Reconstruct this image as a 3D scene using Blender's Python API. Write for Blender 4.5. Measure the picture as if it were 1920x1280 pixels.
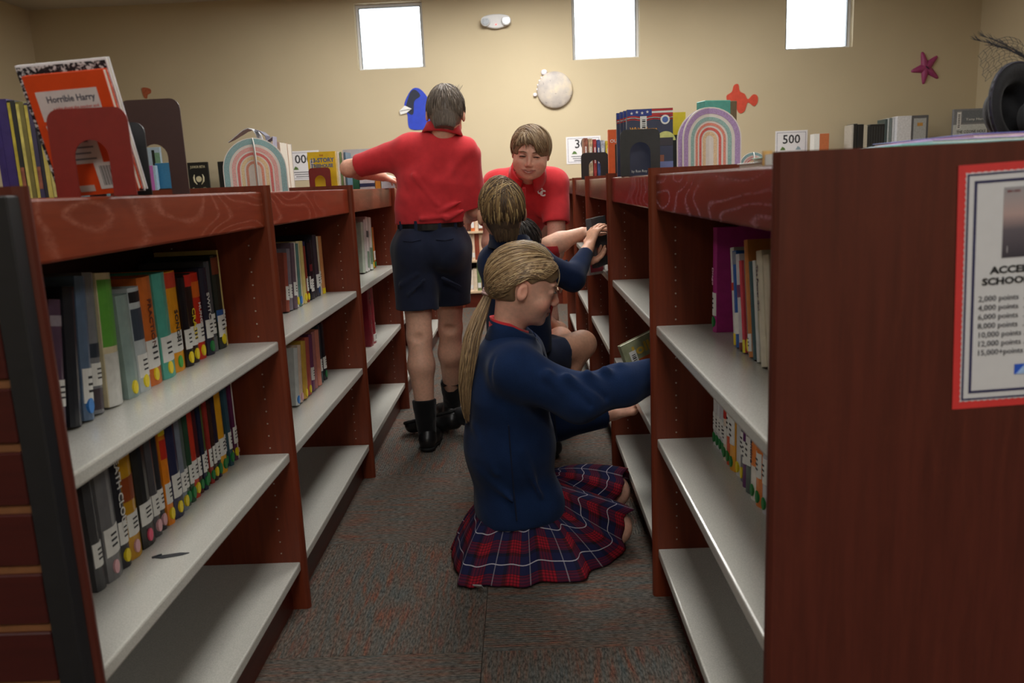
import bpy, bmesh, math, random
import numpy as np
from mathutils import Vector, Matrix, Euler

for o in list(bpy.data.objects):
    bpy.data.objects.remove(o, do_unlink=True)
SC = bpy.context.scene
COL = SC.collection

# ---------------------------------------------------------------- camera
YAW, PITCH, ROLL, FPX = -0.0195, -0.1923, -0.0446, 1506.3
CAMP = np.array([0.0, 0.0, 1.0763])
_f = np.array([math.sin(YAW)*math.cos(PITCH), math.cos(YAW)*math.cos(PITCH), math.sin(PITCH)])
_r = np.array([math.cos(YAW), -math.sin(YAW), 0.0])
_u = np.cross(_r, _f)
_r2 = math.cos(ROLL)*_r + math.sin(ROLL)*_u
_u2 = -math.sin(ROLL)*_r + math.cos(ROLL)*_u
cd = bpy.data.cameras.new('camera')
cam = bpy.data.objects.new('camera', cd)
COL.objects.link(cam)
cam.matrix_world = Matrix((( _r2[0], _u2[0], -_f[0], CAMP[0]), (_r2[1], _u2[1], -_f[1], CAMP[1]),
                           (_r2[2], _u2[2], -_f[2], CAMP[2]), (0, 0, 0, 1)))
cd.sensor_width = 36.0
cd.lens = FPX/1920*36.0
cd.clip_start = 0.05
cd.dof.use_dof = True
cd.dof.focus_distance = 2.7
cd.dof.aperture_fstop = 5.6
SC.camera = cam

def at(x, y, Y):
    """point of the place seen at photo position (x, y) at distance Y down the aisle"""
    d = ((x-960)/FPX)*_r2 - ((y-640)/FPX)*_u2 + _f
    return Vector(CAMP + d*(Y/d[1]))

# ---------------------------------------------------------------- sky, lights, exposure
w = bpy.data.worlds.new('sky'); SC.world = w; w.use_nodes = True
bg = w.node_tree.nodes['Background']
bg.inputs[0].default_value = (0.93, 0.97, 1.0, 1)
bg.inputs[1].default_value = 9.0
WALL_Y, WALL_L, WALL_R, WALL_F, CEIL = 7.5, -4.3, 4.09, -3.2, 2.78

def area(name, loc, sx, sy, energy, col=(1, .98, .94), rot=(0, 0, 0), portal=False, spread=180):
    l = bpy.data.lights.new(name, 'AREA'); l.shape = 'RECTANGLE'; l.size = sx; l.size_y = sy
    l.energy = energy; l.color = col; l.spread = math.radians(spread)
    if portal: l.cycles.is_portal = True
    o = bpy.data.objects.new(name, l); o.location = loc; o.rotation_euler = rot; COL.objects.link(o)
    return o
# unseen ceiling lamps of the room; the front rows are added fill light
LAMPS = [(-1.5, 6.0, 22), (0.1, 6.0, 70), (1.7, 6.0, 18),
         (-2.2, 3.7, 9), (0.1, 3.7, 42), (2.2, 3.7, 8),
         (-2.2, 1.4, 9), (0.0, 1.4, 15), (2.2, 1.4, 8),
         (-2.2, -1.2, 13), (0.0, -1.2, 44), (2.2, -1.2, 32)]
for i, (x, y, e) in enumerate(LAMPS):
    area('ceiling_and_fill_lamp', (x, y, CEIL-.03), .6, 1.2, e)
SC.view_settings.view_transform = 'Standard'
SC.view_settings.look = 'None'
SC.view_settings.gamma = 1.0
SC.view_settings.use_curve_mapping = False
SC.view_settings.exposure = 0.0

# ---------------------------------------------------------------- helpers
rnd = random.Random(7)
def s2l(c):
    return tuple((v/12.92 if v <= .04045 else ((v+.055)/1.055)**2.4) for v in c)
def rgb(r, g, b):
    return s2l((r/255, g/255, b/255))

MATS = {}
def _new(name):
    m = bpy.data.materials.new(name); m.use_nodes = True
    nt = m.node_tree; b = nt.nodes['Principled BSDF']
    return m, nt, b
def N(nt, t, **kw):
    n = nt.nodes.new(t)
    for k, v in kw.items(): setattr(n, k, v)
    return n
def math_node(nt, op, a, b=None, clamp=False):
    n = nt.nodes.new('ShaderNodeMath'); n.operation = op; n.use_clamp = clamp
    for i, v in enumerate((a, b)):
        if v is None: continue
        if isinstance(v, (int, float)): n.inputs[i].default_value = v
        else: nt.links.new(v, n.inputs[i])
    return n.outputs[0]
def mix_node(nt, fac, a, b, mode='MIX'):
    n = nt.nodes.new('ShaderNodeMix'); n.data_type = 'RGBA'; n.blend_type = mode
    for i, v in ((0, fac), (6, a), (7, b)):
        if isinstance(v, (int, float)): n.inputs[i].default_value = v
        elif isinstance(v, tuple): n.inputs[i].default_value = (*v[:3], 1)
        else: nt.links.new(v, n.inputs[i])
    return n.outputs[2]
def coords(nt, scale=(1, 1, 1), kind='Object', rot=(0, 0, 0)):
    tc = N(nt, 'ShaderNodeTexCoord'); mp = N(nt, 'ShaderNodeMapping')
    mp.inputs['Scale'].default_value = scale; mp.inputs['Rotation'].default_value = rot
    nt.links.new(tc.outputs[kind], mp.inputs['Vector'])
    return mp.outputs[0]
def noise(nt, vec, scale, detail=3, rough=.5, dist=0):
    n = N(nt, 'ShaderNodeTexNoise'); n.inputs['Scale'].default_value = scale
    n.inputs['Detail'].default_value = detail; n.inputs['Roughness'].default_value = rough
    n.inputs['Distortion'].default_value = dist
    nt.links.new(vec, n.inputs['Vector']); return n.outputs['Fac']
def ramp(nt, fac, stops):
    n = N(nt, 'ShaderNodeValToRGB'); e = n.color_ramp.elements
    while len(e) < len(stops): e.new(0.5)
    for q, (p, c) in zip(e, stops):
        q.position = p; q.color = (*c[:3], 1)
    nt.links.new(fac, n.inputs[0]); return n.outputs[0]
def bump(nt, b, h, strength=.3, dist=.002):
    n = N(nt, 'ShaderNodeBump'); n.inputs['Strength'].default_value = strength
    n.inputs['Distance'].default_value = dist
    nt.links.new(h, n.inputs['Height']); nt.links.new(n.outputs[0], b.inputs['Normal'])

def plain(col, rough=.5, spec=.5, metal=0.0, var=.12, scale=60, coat=0.0):
    """procedural paint/print: base colour with a little noise"""
    key = ('plain', tuple(round(c, 4) for c in col), rough, spec, metal, var, scale, coat)
    if key in MATS: return MATS[key]
    m, nt, b = _new('paint_%02d' % len(MATS))
    v = coords(nt)
    f = noise(nt, v, scale, 3)
    lo = tuple(c*(1-var) for c in col); hi = tuple(min(1, c*(1+var)) for c in col)
    nt.links.new(ramp(nt, f, [(.3, lo), (.7, hi)]), b.inputs['Base Color'])
    b.inputs['Roughness'].default_value = rough; b.inputs['Specular IOR Level'].default_value = spec
    b.inputs['Metallic'].default_value = metal; b.inputs['Coat Weight'].default_value = coat
    MATS[key] = m; return m

def wood_mat(name, axis, base=(92, 34, 21), dark=(64, 21, 14), lines=0.0, linecol=(150, 110, 122), rough=.33):
    m, nt, b = _new(name)
    sc = [26.0, 26.0, 26.0]; sc[axis] = 1.6
    v = coords(nt, tuple(sc))
    f = noise(nt, v, 3.0, 6, .65)
    f2 = noise(nt, coords(nt), 2.2, 2)
    c = ramp(nt, f, [(.28, rgb(*dark)), (.72, rgb(*base))])
    c = mix_node(nt, math_node(nt, 'MULTIPLY', f2, .35), c, rgb(base[0]*1.18, base[1]*1.25, base[2]*1.1))
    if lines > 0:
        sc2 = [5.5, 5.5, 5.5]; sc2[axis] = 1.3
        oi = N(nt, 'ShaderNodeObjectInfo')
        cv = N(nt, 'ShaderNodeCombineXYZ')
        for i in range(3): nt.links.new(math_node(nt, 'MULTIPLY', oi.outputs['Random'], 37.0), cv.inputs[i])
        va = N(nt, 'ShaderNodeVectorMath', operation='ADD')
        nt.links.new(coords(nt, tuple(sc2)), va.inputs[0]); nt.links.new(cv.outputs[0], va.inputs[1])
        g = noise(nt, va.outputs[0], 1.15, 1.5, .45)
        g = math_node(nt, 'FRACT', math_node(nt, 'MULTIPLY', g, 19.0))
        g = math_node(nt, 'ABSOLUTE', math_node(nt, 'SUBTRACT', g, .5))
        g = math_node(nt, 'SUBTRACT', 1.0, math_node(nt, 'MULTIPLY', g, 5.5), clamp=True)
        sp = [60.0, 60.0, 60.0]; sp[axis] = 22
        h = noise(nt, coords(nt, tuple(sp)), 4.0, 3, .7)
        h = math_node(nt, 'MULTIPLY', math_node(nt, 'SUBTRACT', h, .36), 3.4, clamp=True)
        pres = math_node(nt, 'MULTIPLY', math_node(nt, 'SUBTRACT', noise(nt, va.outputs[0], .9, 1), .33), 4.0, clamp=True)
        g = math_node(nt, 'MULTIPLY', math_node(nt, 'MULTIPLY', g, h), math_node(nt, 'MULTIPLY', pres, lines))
        c = mix_node(nt, g, c, rgb(*linecol))  # pale grain lines; the sheen of the grain is put into their colour
    nt.links.new(c, b.inputs['Base Color'])
    b.inputs['Roughness'].default_value = rough
    b.inputs['Specular IOR Level'].default_value = .4
    bump(nt, b, f, .06, .001)
    return m

M_WOOD_V = wood_mat('cherry_upright', 2, base=(112, 48, 28), dark=(82, 32, 19))
M_WOOD_H = wood_mat('cherry_panel_along', 1)
M_WOOD_X = wood_mat('cherry_panel_across', 0)
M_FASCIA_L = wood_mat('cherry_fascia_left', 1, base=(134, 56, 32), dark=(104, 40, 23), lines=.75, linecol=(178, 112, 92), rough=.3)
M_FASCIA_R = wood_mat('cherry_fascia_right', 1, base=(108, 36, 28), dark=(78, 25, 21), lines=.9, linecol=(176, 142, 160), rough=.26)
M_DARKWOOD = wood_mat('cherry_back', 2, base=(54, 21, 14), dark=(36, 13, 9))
M_PANEL_END = wood_mat('cherry_end_panel', 2, base=(86, 37, 28), dark=(64, 26, 20), lines=.12, linecol=(120, 60, 40), rough=.36)

def shelf_mat():
    m, nt, b = _new('grey_laminate')
    f = noise(nt, coords(nt), 420, 2)
    nt.links.new(ramp(nt, f, [(.35, rgb(179, 178, 170)), (.65, rgb(197, 195, 187))]), b.inputs['Base Color'])
    b.inputs['Roughness'].default_value = .2; b.inputs['Specular IOR Level'].default_value = .5
    return m
M_SHELF = shelf_mat()

def wall_mat(name, c0, c1):
    m, nt, b = _new(name)
    v = coords(nt)
    f = noise(nt, v, 1.3, 3)
    nt.links.new(ramp(nt, f, [(.3, rgb(*c0)), (.7, rgb(*c1))]), b.inputs['Base Color'])
    b.inputs['Roughness'].default_value = .75; b.inputs['Specular IOR Level'].default_value = .25
    bump(nt, b, noise(nt, v, 130, 3), .12, .002)
    return m
M_WALL = wall_mat('beige_wall_paint', (196, 181, 150), (203, 188, 157))
M_CEIL = wall_mat('ceiling_paint', (196, 190, 178), (202, 196, 184))

def carpet_mat():
    m, nt, b = _new('carpet_loop')
    oi = N(nt, 'ShaderNodeObjectInfo')
    cv = N(nt, 'ShaderNodeCombineXYZ')
    nt.links.new(math_node(nt, 'MULTIPLY', oi.outputs['Random'], 61.0), cv.inputs[0])
    nt.links.new(math_node(nt, 'MULTIPLY', oi.outputs['Random'], 23.0), cv.inputs[1])
    def vec(sc):
        va = N(nt, 'ShaderNodeVectorMath', operation='ADD')
        nt.links.new(coords(nt, sc), va.inputs[0]); nt.links.new(cv.outputs[0], va.inputs[1]); return va.outputs[0]
    streak = noise(nt, vec((64, 8, 1)), 1.0, 3, .6)
    streak2 = noise(nt, vec((58, 9, 1)), 1.0, 2, .6, .3)
    fine = noise(nt, vec((230, 60, 1)), 1.0, 2, .65)
    c = ramp(nt, streak, [(.28, rgb(80, 84, 82)), (.42, rgb(98, 94, 88)), (.56, rgb(102, 90, 80)), (.64, rgb(124, 82, 64)), (.74, rgb(130, 104, 80))])
    c2 = ramp(nt, streak2, [(.34, rgb(88, 96, 95)), (.52, rgb(104, 95, 86)), (.68, rgb(122, 72, 60))])
    c = mix_node(nt, .5, c, c2)
    c = mix_node(nt, .8, c, ramp(nt, fine, [(.34, (.16, .16, .16)), (.66, (1.3, 1.28, 1.25))]), 'MULTIPLY')
    nt.links.new(c, b.inputs['Base Color'])
    b.inputs['Roughness'].default_value = .9; b.inputs['Specular IOR Level'].default_value = .2
    # rows of loops
    rows = N(nt, 'ShaderNodeTexWave'); rows.inputs['Scale'].default_value = 34; rows.inputs['Distortion'].default_value = 2.2
    rows.inputs['Detail Scale'].default_value = 4
    nt.links.new(vec((1, 1, 1)), rows.inputs['Vector'])
    hh = math_node(nt, 'ADD', math_node(nt, 'MULTIPLY', rows.outputs['Fac'], .5), fine)
    bump(nt, b, hh, .8, .004)
    return m
M_CARPET = carpet_mat()

def attr_mat(name, rough=.5, spec=.4, sss=0.0, bscale=0, bstr=.1, sheen=0.0):
    m, nt, b = _new(name)
    a = N(nt, 'ShaderNodeAttribute'); a.attribute_name = 'Col'
    f = noise(nt, coords(nt), 90, 3)
    c = mix_node(nt, .5, a.outputs['Color'], ramp(nt, f, [(.3, (.8, .8, .8)), (.7, (1.12, 1.12, 1.12))]), 'MULTIPLY')
    nt.links.new(c, b.inputs['Base Color'])
    b.inputs['Roughness'].default_value = rough; b.inputs['Specular IOR Level'].default_value = spec
    if sss:
        b.inputs['Subsurface Weight'].default_value = sss
        b.inputs['Subsurface Radius'].default_value = (.012, .005, .003)
        b.inputs['Subsurface Scale'].default_value = .6
    if bscale: bump(nt, b, noise(nt, coords(nt), bscale, 2), bstr, .001)
    return m
M_SKIN = attr_mat('skin', .5, .35, .12, 260, .08)
M_HAIR = attr_mat('hair', .42, .45)

def fabric(name, col, bscale=700, bstr=.25, rough=.85, sheen=.15, var=.1):
    m, nt, b = _new(name)
    v = coords(nt)
    f = noise(nt, v, 24, 3); g = noise(nt, v, bscale, 2)
    lo = tuple(c*(1-var) for c in col); hi = tuple(min(1, c*(1+var)) for c in col)
    c = ramp(nt, f, [(.3, lo), (.7, hi)])
    c = mix_node(nt, .5, c, ramp(nt, g, [(.3, (.8, .8, .8)), (.7, (1.15, 1.15, 1.15))]), 'MULTIPLY')
    nt.links.new(c, b.inputs['Base Color'])
    b.inputs['Roughness'].default_value = rough; b.inputs['Specular IOR Level'].default_value = .08
    b.inputs['Sheen Weight'].default_value = sheen
    bump(nt, b, g, bstr, .001)
    return m
M_RED = fabric('red_pique', rgb(206, 56, 62))
M_NAVY = fabric('navy_twill', rgb(38, 44, 64), 500)
M_FLEECE = fabric('navy_fleece', rgb(27, 46, 82), 420, .5, .95, .1)
M_FLEECE_D = fabric('navy_fleece_dark', rgb(22, 32, 56), 420, .5, .95, .2)
M_SOCK = fabric('black_knit', rgb(22, 22, 24), 400, .5)
M_SHOE = plain(rgb(20, 20, 22), .35, .5)
M_SOLE = plain(rgb(14, 14, 15), .7)
M_LEATHER = plain(rgb(18, 17, 17), .4)

# ---------- mesh builders
def link(o, parent=None):
    COL.objects.link(o)
    if parent is not None: o.parent = parent
    return o
def tag(o, label, cat, group=None, kind=None):
    if label: o['label'] = label
    if cat: o['category'] = cat
    if group: o['group'] = group
    if kind: o['kind'] = kind
    return o
def thing(name, label, cat, loc=(0, 0, 0), group=None, rot=(0, 0, 0)):
    o = bpy.data.objects.new(name, None); o.empty_display_size = .05
    o.location = loc; o.rotation_euler = rot
    COL.objects.link(o); return tag(o, label, cat, group)
class MB:
    def __init__(s): s.v = []; s.f = []
    def add(s, v, f):
        n = len(s.v); s.v += [tuple(p) for p in v]; s.f += [tuple(i+n for i in q) for q in f]; return s
    def box(s, x0, x1, y0, y1, z0, z1):
        v = [(x, y, z) for z in (z0, z1) for y in (y0, y1) for x in (x0, x1)]
        return s.add(v, [(0, 2, 3, 1), (4, 5, 7, 6), (0, 1, 5, 4), (2, 6, 7, 3), (0, 4, 6, 2), (1, 3, 7, 5)])
    def prism(s, poly, axis, a, b):
        """extrude a 2-D polygon along axis (0,1,2) from a to b"""
        def P(u, w, t):
            return {0: (t, u, w), 1: (u, t, w), 2: (u, w, t)}[axis]
        n = len(poly)
        v = [P(u, w, a) for u, w in poly]+[P(u, w, b) for u, w in poly]
        f = [tuple(range(n-1, -1, -1)), tuple(range(n, 2*n))]+[(i, (i+1) % n, n+(i+1) % n, n+i) for i in range(n)]
        return s.add(v, f)
    def tube(s, path, rad, n=8, cap=True):
        path = [Vector(p) for p in path]
        if isinstance(rad, (int, float)): rad = [rad]*len(path)
        v = []; f = []; prev = None
        for i, p in enumerate(path):
            t = (path[min(i+1, len(path)-1)]-path[max(i-1, 0)])
            if t.length < 1e-9: t = Vector((0, 0, 1))
            t.normalize()
            if prev is None:
                a = Vector((0, 0, 1)) if abs(t.z) < .9 else Vector((1, 0, 0))
                prev = t.cross(a).normalized()
            prev = (prev-t*prev.dot(t)).normalized(); q = t.cross(prev)
            for k in range(n):
                an = 2*math.pi*k/n
                v.append(p+(prev*math.cos(an)+q*math.sin(an))*rad[i])
        for i in range(len(path)-1):
            for k in range(n):
                f.append((i*n+k, i*n+(k+1) % n, (i+1)*n+(k+1) % n, (i+1)*n+k))
        if cap:
            f.append(tuple(range(n-1, -1, -1))); f.append(tuple((len(path)-1)*n+k for k in range(n)))
        return s.add(v, f)
    def ellipsoid(s, c, r, n=12, m=8):
        v = [(c[0], c[1], c[2]-r[2])]; f = []
        for j in range(1, m):
            ph = -math.pi/2+math.pi*j/m
            for k in range(n):
                th = 2*math.pi*k/n
                v.append((c[0]+r[0]*math.cos(ph)*math.cos(th), c[1]+r[1]*math.cos(ph)*math.sin(th), c[2]+r[2]*math.sin(ph)))
        v.append((c[0], c[1], c[2]+r[2])); L = len(v)-1
        for k in range(n): f.append((0, 1+(k+1) % n, 1+k))
        for j in range(m-2):
            for k in range(n): f.append((1+j*n+k, 1+j*n+(k+1) % n, 1+(j+1)*n+(k+1) % n, 1+(j+1)*n+k))
        for k in range(n): f.append((L, 1+(m-2)*n+k, 1+(m-2)*n+(k+1) % n))
        return s.add(v, f)
    def build(s, name, mat, parent=None, bevel=0, smooth=False, segs=1, mw=None, fix=True):
        me = bpy.data.meshes.new(name); me.from_pydata(s.v, [], s.f)
        if bevel or fix:
            bm = bmesh.new(); bm.from_mesh(me)
            bmesh.ops.recalc_face_normals(bm, faces=bm.faces[:])
            if bevel:
                bmesh.ops.bevel(bm, geom=bm.edges[:], offset=bevel, segments=segs, affect='EDGES', profile=.6)
            bm.to_mesh(me); bm.free()
        if smooth: me.polygons.foreach_set('use_smooth', [True]*len(me.polygons))
        me.materials.append(mat)
        o = bpy.data.objects.new(name, me)
        if mw is not None: o.matrix_local = mw
        return link(o, parent)
def box(name, mat, x0, x1, y0, y1, z0, z1, parent=None, bevel=0, segs=1):
    return MB().box(x0, x1, y0, y1, z0, z1).build(name, mat, parent, bevel, segs=segs)
def frame(origin, xd, yd):
    xd = Vector(xd).normalized(); yd = Vector(yd); yd = (yd-xd*yd.dot(xd)).normalized(); zd = xd.cross(yd)
    return Matrix(((xd.x, yd.x, zd.x, origin[0]), (xd.y, yd.y, zd.y, origin[1]), (xd.z, yd.z, zd.z, origin[2]), (0, 0, 0, 1)))
def text(s, size, mat, parent, mw, name='lettering', bold=0.0, align='LEFT', extr=.0003, width=None):
    cu = bpy.data.curves.new('t', 'FONT'); cu.body = s; cu.size = size; cu.align_x = align
    cu.extrude = extr; cu.offset = bold*size; cu.resolution_u = 2
    to = bpy.data.objects.new('t', cu); COL.objects.link(to)
    dg = bpy.context.evaluated_depsgraph_get(); dg.update()
    me = bpy.data.meshes.new_from_object(to.evaluated_get(dg))
    bpy.data.objects.remove(to); bpy.data.curves.remove(cu)
    me.name = name; me.materials.clear(); me.materials.append(mat)
    if width and len(me.vertices):
        xs = [v.co.x for v in me.vertices]; k = width/(max(xs)-min(xs))
        for v in me.vertices: v.co.x *= k
    o = bpy.data.objects.new(name, me); o.matrix_local = mw
    return link(o, parent)
M_INK = plain(rgb(22, 22, 26), .6)
M_WHITE = plain(rgb(232, 232, 228), .55, var=.03)
M_PAPER = plain(rgb(226, 220, 204), .8, var=.08, scale=300)
# ================================================================ THE ROOM
def struct(o): o['kind'] = 'structure'; return o
floor = struct(box('floor', plain(rgb(60, 56, 52), .9), WALL_L-.2, WALL_R+.2, WALL_F-.2, WALL_Y+.2, -.1, -.012))
# carpet squares, quarter-turned
TS = .61
tm = None; tx0, ty0 = -.135-TS*8, 2.33-TS*10
for i in range(16):
    for j in range(19):
        cx = tx0+TS*(i+.5); cy = ty0+TS*(j+.5)
        if cx+TS/2 < WALL_L-.1 or cx-TS/2 > WALL_R+.1 or cy+TS/2 < WALL_F or cy-TS/2 > WALL_Y+.1: continue
        if tm is None:
            q = MB().box(-TS/2+.0006, TS/2-.0006, -TS/2+.0006, TS/2-.0006, -.012, 0).build('carpet_tile', M_CARPET, floor, .0008)
            tm = q.data
        else:
            q = bpy.data.objects.new('carpet_tile', tm); link(q, floor)
        q.location = (cx, cy, 0); q.rotation_euler = (0, 0, math.pi/2*((i+j) % 2)+math.pi*((i*7+j*3) % 2))

WIN = []   # x0, x1, z0, z1 of window openings in the back wall
for (xa, xb, yb) in ((672, 798, 128), (1074, 1200, 109), (1472, 1598, 99)):
    a = at(xa, yb, WALL_Y); b = at(xb, yb, WALL_Y); WIN.append((a.x, b.x))
WZ0, WZ1 = 2.14, 2.70
wb = MB(); xs = WALL_L-.2
for (a, b) in WIN:
    wb.box(xs, a, WALL_Y, WALL_Y+.2, 0, CEIL+.1)
    wb.box(a, b, WALL_Y, WALL_Y+.2, 0, WZ0); wb.box(a, b, WALL_Y, WALL_Y+.2, WZ1, CEIL+.1); xs = b
wb.box(xs, WALL_R+.2, WALL_Y, WALL_Y+.2, 0, CEIL+.1)
struct(wb.build('wall_back', M_WALL))
struct(box('wall_left', M_WALL, WALL_L-.2, WALL_L, WALL_F, WALL_Y, 0, CEIL+.1))
struct(box('wall_right', M_WALL, WALL_R, WALL_R+.2, WALL_F, WALL_Y, 0, CEIL+.1))
struct(box('wall_front', M_WALL, WALL_L-.2, WALL_R+.2, WALL_F-.2, WALL_F, 0, CEIL+.1))
struct(box('ceiling', M_CEIL, WALL_L-.2, WALL_R+.2, WALL_F-.2, WALL_Y+.2, CEIL, CEIL+.1))
M_FRAME = plain(rgb(228, 230, 232), .5, var=.03)
M_GASKET = plain(rgb(64, 66, 72), .5)
def glass_mat():
    m, nt, b = _new('window_glass'); nt.nodes.remove(b)
    t = N(nt, 'ShaderNodeBsdfTransparent'); g = N(nt, 'ShaderNodeBsdfGlossy'); g.inputs['Roughness'].default_value = .02
    fr = N(nt, 'ShaderNodeFresnel'); fr.inputs[0].default_value = 1.45
    n = noise(nt, coords(nt), 3, 2)
    mx = N(nt, 'ShaderNodeMixShader'); nt.links.new(fr.outputs[0], mx.inputs[0])
    nt.links.new(ramp(nt, n, [(.3, (.93, .96, .97)), (.7, (.96, .98, .98))]), t.inputs[0])
    nt.links.new(t.outputs[0], mx.inputs[1]); nt.links.new(g.outputs[0], mx.inputs[2])
    nt.links.new(mx.outputs[0], nt.nodes['Material Output'].inputs[0]); return m
M_GLASS = glass_mat()
for i, (a, b) in enumerate(WIN):
    y = WALL_Y+.07
    fr = MB()
    fr.box(a, a+.025, y, y+.05, WZ0, WZ1); fr.box(b-.025, b, y, y+.05, WZ0, WZ1)
    fr.box(a+.025, b-.025, y, y+.05, WZ0, WZ0+.02); fr.box(a+.025, b-.025, y, y+.05, WZ1-.025, WZ1)
    wo = struct(fr.build('window_%d' % (i+1), M_FRAME))
    g = MB(); e = .006
    g.box(a+.025, a+.025+e, y-.004, y+.03, WZ0+.02, WZ1-.025); g.box(b-.025-e, b-.025, y-.004, y+.03, WZ0+.02, WZ1-.025)
    g.box(a+.031, b-.031, y-.004, y+.03, WZ1-.031, WZ1-.025)
    g.build('gasket', M_GASKET, wo)
    box('pane', M_GLASS, a+.031, b-.031, y+.02, y+.026, WZ0+.02, WZ1-.031, wo)
    area('window_portal', ((a+b)/2, WALL_Y+.19, (WZ0+WZ1)/2), b-a, WZ1-WZ0, 1, rot=(math.radians(-90), 0, 0), portal=True)

# ================================================================ BOOKCASES
YB, BW = .992, .9652           # first upright, bay width
SH = (.722, .433, .135)        # shelf tops
XL, XR = -.602, .303           # front of the uprights on the left and the right run
DEPTH = .61
M_PEG = plain(rgb(190, 186, 178), .35, metal=.6)
def prof_upright(sx, x0):
    """plan of one upright: rounded front edge"""
    t = .0125; pts = []
    for k in range(7):
        a = math.pi*k/6
        pts.append((x0+sx*(t-t*math.sin(a)), -t*math.cos(a)))
    pts += [(x0+sx*DEPTH, t), (x0+sx*DEPTH, -t)]
    return pts
ORD = ['first', 'second', 'third', 'fourth', 'fifth', 'sixth', 'seventh', 'eighth', 'ninth', 'tenth', 'eleventh', 'twelfth',
       'thirteenth', 'fourteenth', 'fifteenth', 'sixteenth', 'seventeenth', 'eighteenth', 'nineteenth', 'twentieth',
       'twenty-first', 'twenty-second', 'twenty-third', 'twenty-fourth', 'twenty-fifth', 'twenty-sixth', 'twenty-seventh', 'twenty-eighth']
def upright(parent, sx, x0, y, pegs=True, near=False):
    pf = prof_upright(sx, x0)
    mb = MB().prism([(u, y+v_) for u, v_ in pf], 2, 0, 1.101)
    o = mb.build('upright', M_PANEL_END if near else M_WOOD_V, parent)
    if pegs:
        pm = MB()
        for xq in (.062, .25):
            for k in range(27):
                z = .16+k*.032
                if min(abs(z-s+.01) for s in SH) < .016 or z > .985: continue
                for ys in ((-1,) if not near else (1,)):
                    yy = y+ys*.0125
                    pm.tube([(x0+sx*xq, yy-.0006, z), (x0+sx*xq, yy+.0006, z)], .0022, 6)
        tag(pm.build('peg_hole', M_PEG, o), 'row of small metal-lined peg holes', None, kind='stuff')
    return o
def bay(sx, x0, i, label, fascia):
    y0 = YB+BW*i; y1 = y0+BW; a, b = y0+.0125, y1-.0125
    t = thing('bookcase', label, 'bookcase', (0, 0, 0), 'low cherry bookcases along the %s of the aisle' % ('left' if sx < 0 else 'right'))
    if i == 0: upright(t, sx, x0, y0, True, True)
    upright(t, sx, x0, y1)
    def X(p, q): return sorted((x0+sx*p, x0+sx*q))
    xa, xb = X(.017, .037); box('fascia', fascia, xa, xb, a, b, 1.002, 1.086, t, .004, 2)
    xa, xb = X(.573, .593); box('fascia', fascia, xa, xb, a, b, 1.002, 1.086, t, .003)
    xa, xb = X(.037, .573); box('top_board', M_WOOD_H, xa, xb, a, b, 1.066, 1.086, t)
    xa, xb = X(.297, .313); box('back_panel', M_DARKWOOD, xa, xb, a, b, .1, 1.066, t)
    for z in SH:
        xa, xb = X(.014, .297); box('shelf', M_SHELF, xa, xb, a, b, z-.024, z, t, .004, 2)
        xa, xb = X(.313, .596); box('shelf', M_SHELF, xa, xb, a, b, z-.024, z, t, .004)
    xa, xb = X(.045, .06); box('kick_plate', M_WOOD_H, xa, xb, a, b, 0, SH[2]-.024, t)
    xa, xb = X(.55, .565); box('kick_plate', M_WOOD_H, xa, xb, a, b, 0, SH[2]-.024, t)
    return t
for i in range(5):
    n = ['nearest', 'second', 'third', 'fourth', 'fifth'][i]
    bay(-1, XL, i, 'low cherry bookcase with grey shelves, %s bay along the left of the aisle' % n, M_FASCIA_L)
    bay(1, XR, i, 'low cherry bookcase with grey shelves, %s bay along the right of the aisle' % n, M_FASCIA_R)

# slatwall display end of the left run
sw = thing('slatwall_panel', 'dark cherry slatwall end panel with pale grooves at the left edge', 'slatwall', (0, 0, 0))
M_SLAT = wood_mat('slat_cherry', 0, base=(66, 23, 20), dark=(52, 18, 17))
M_GROOVE = plain(rgb(116, 74, 42), .6)
ys0, ys1 = YB-.036, YB-.0125
box('backing', plain(rgb(60, 30, 20), .7), -1.2, -.642, ys1-.006, ys1, .03, 1.085, sw)
box('edge_strip', plain(rgb(24, 25, 28), .45), -.640, -.606, ys0-.002, ys1, .03, 1.09, sw, .002)  # dark strip between the slats and the first upright
zs = 1.027
grooves = [1.027-.0825*k for k in range(-1, 13)]
for k in range(len(grooves)-1):
    z1 = min(grooves[k]-.006, 1.085); z0 = max(grooves[k+1]+.006, .03)
    if z1-z0 < .01: continue
    box('slat', M_SLAT, -1.2, -.642, ys0, ys1-.006, z0, z1, sw, .002)
    if grooves[k+1] > .05:
        box('groove_insert', M_GROOVE, -1.2, -.642, ys0+.005, ys1-.006, grooves[k+1]-.0058, grooves[k+1]+.0058, sw)

# bookcases standing along the back wall
BYF = 7.20
def back_bay(i, label):
    x0 = -4.27+i*.925; x1 = x0+.925; H = 1.062
    t = thing('wall_bookcase', label, 'bookcase', (0, 0, 0), 'cherry bookcases along the back wall')
    for x in (x0+.01, x1-.01): box('side_panel', M_WOOD_V, x-.01, x+.01, BYF, WALL_Y-.005, 0, H, t)
    box('top_board', M_WOOD_X, x0+.02, x1-.02, BYF, WALL_Y-.005, H-.03, H, t)
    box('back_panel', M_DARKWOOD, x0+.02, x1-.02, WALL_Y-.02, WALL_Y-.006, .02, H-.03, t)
    box('base', M_WOOD_X, x0+.02, x1-.02, BYF+.02, WALL_Y-.02, 0, BS[2]-.02, t)
    for z in BS: box('shelf', M_PALE, x0+.02, x1-.02, BYF, WALL_Y-.02, z-.02, z, t, .002)
    return t
M_PALE = plain(rgb(206, 178, 146), .45, var=.06)
BS = (at(880, 434, BYF).z, at(890, 488, BYF).z, at(890, 546, BYF).z)
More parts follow.
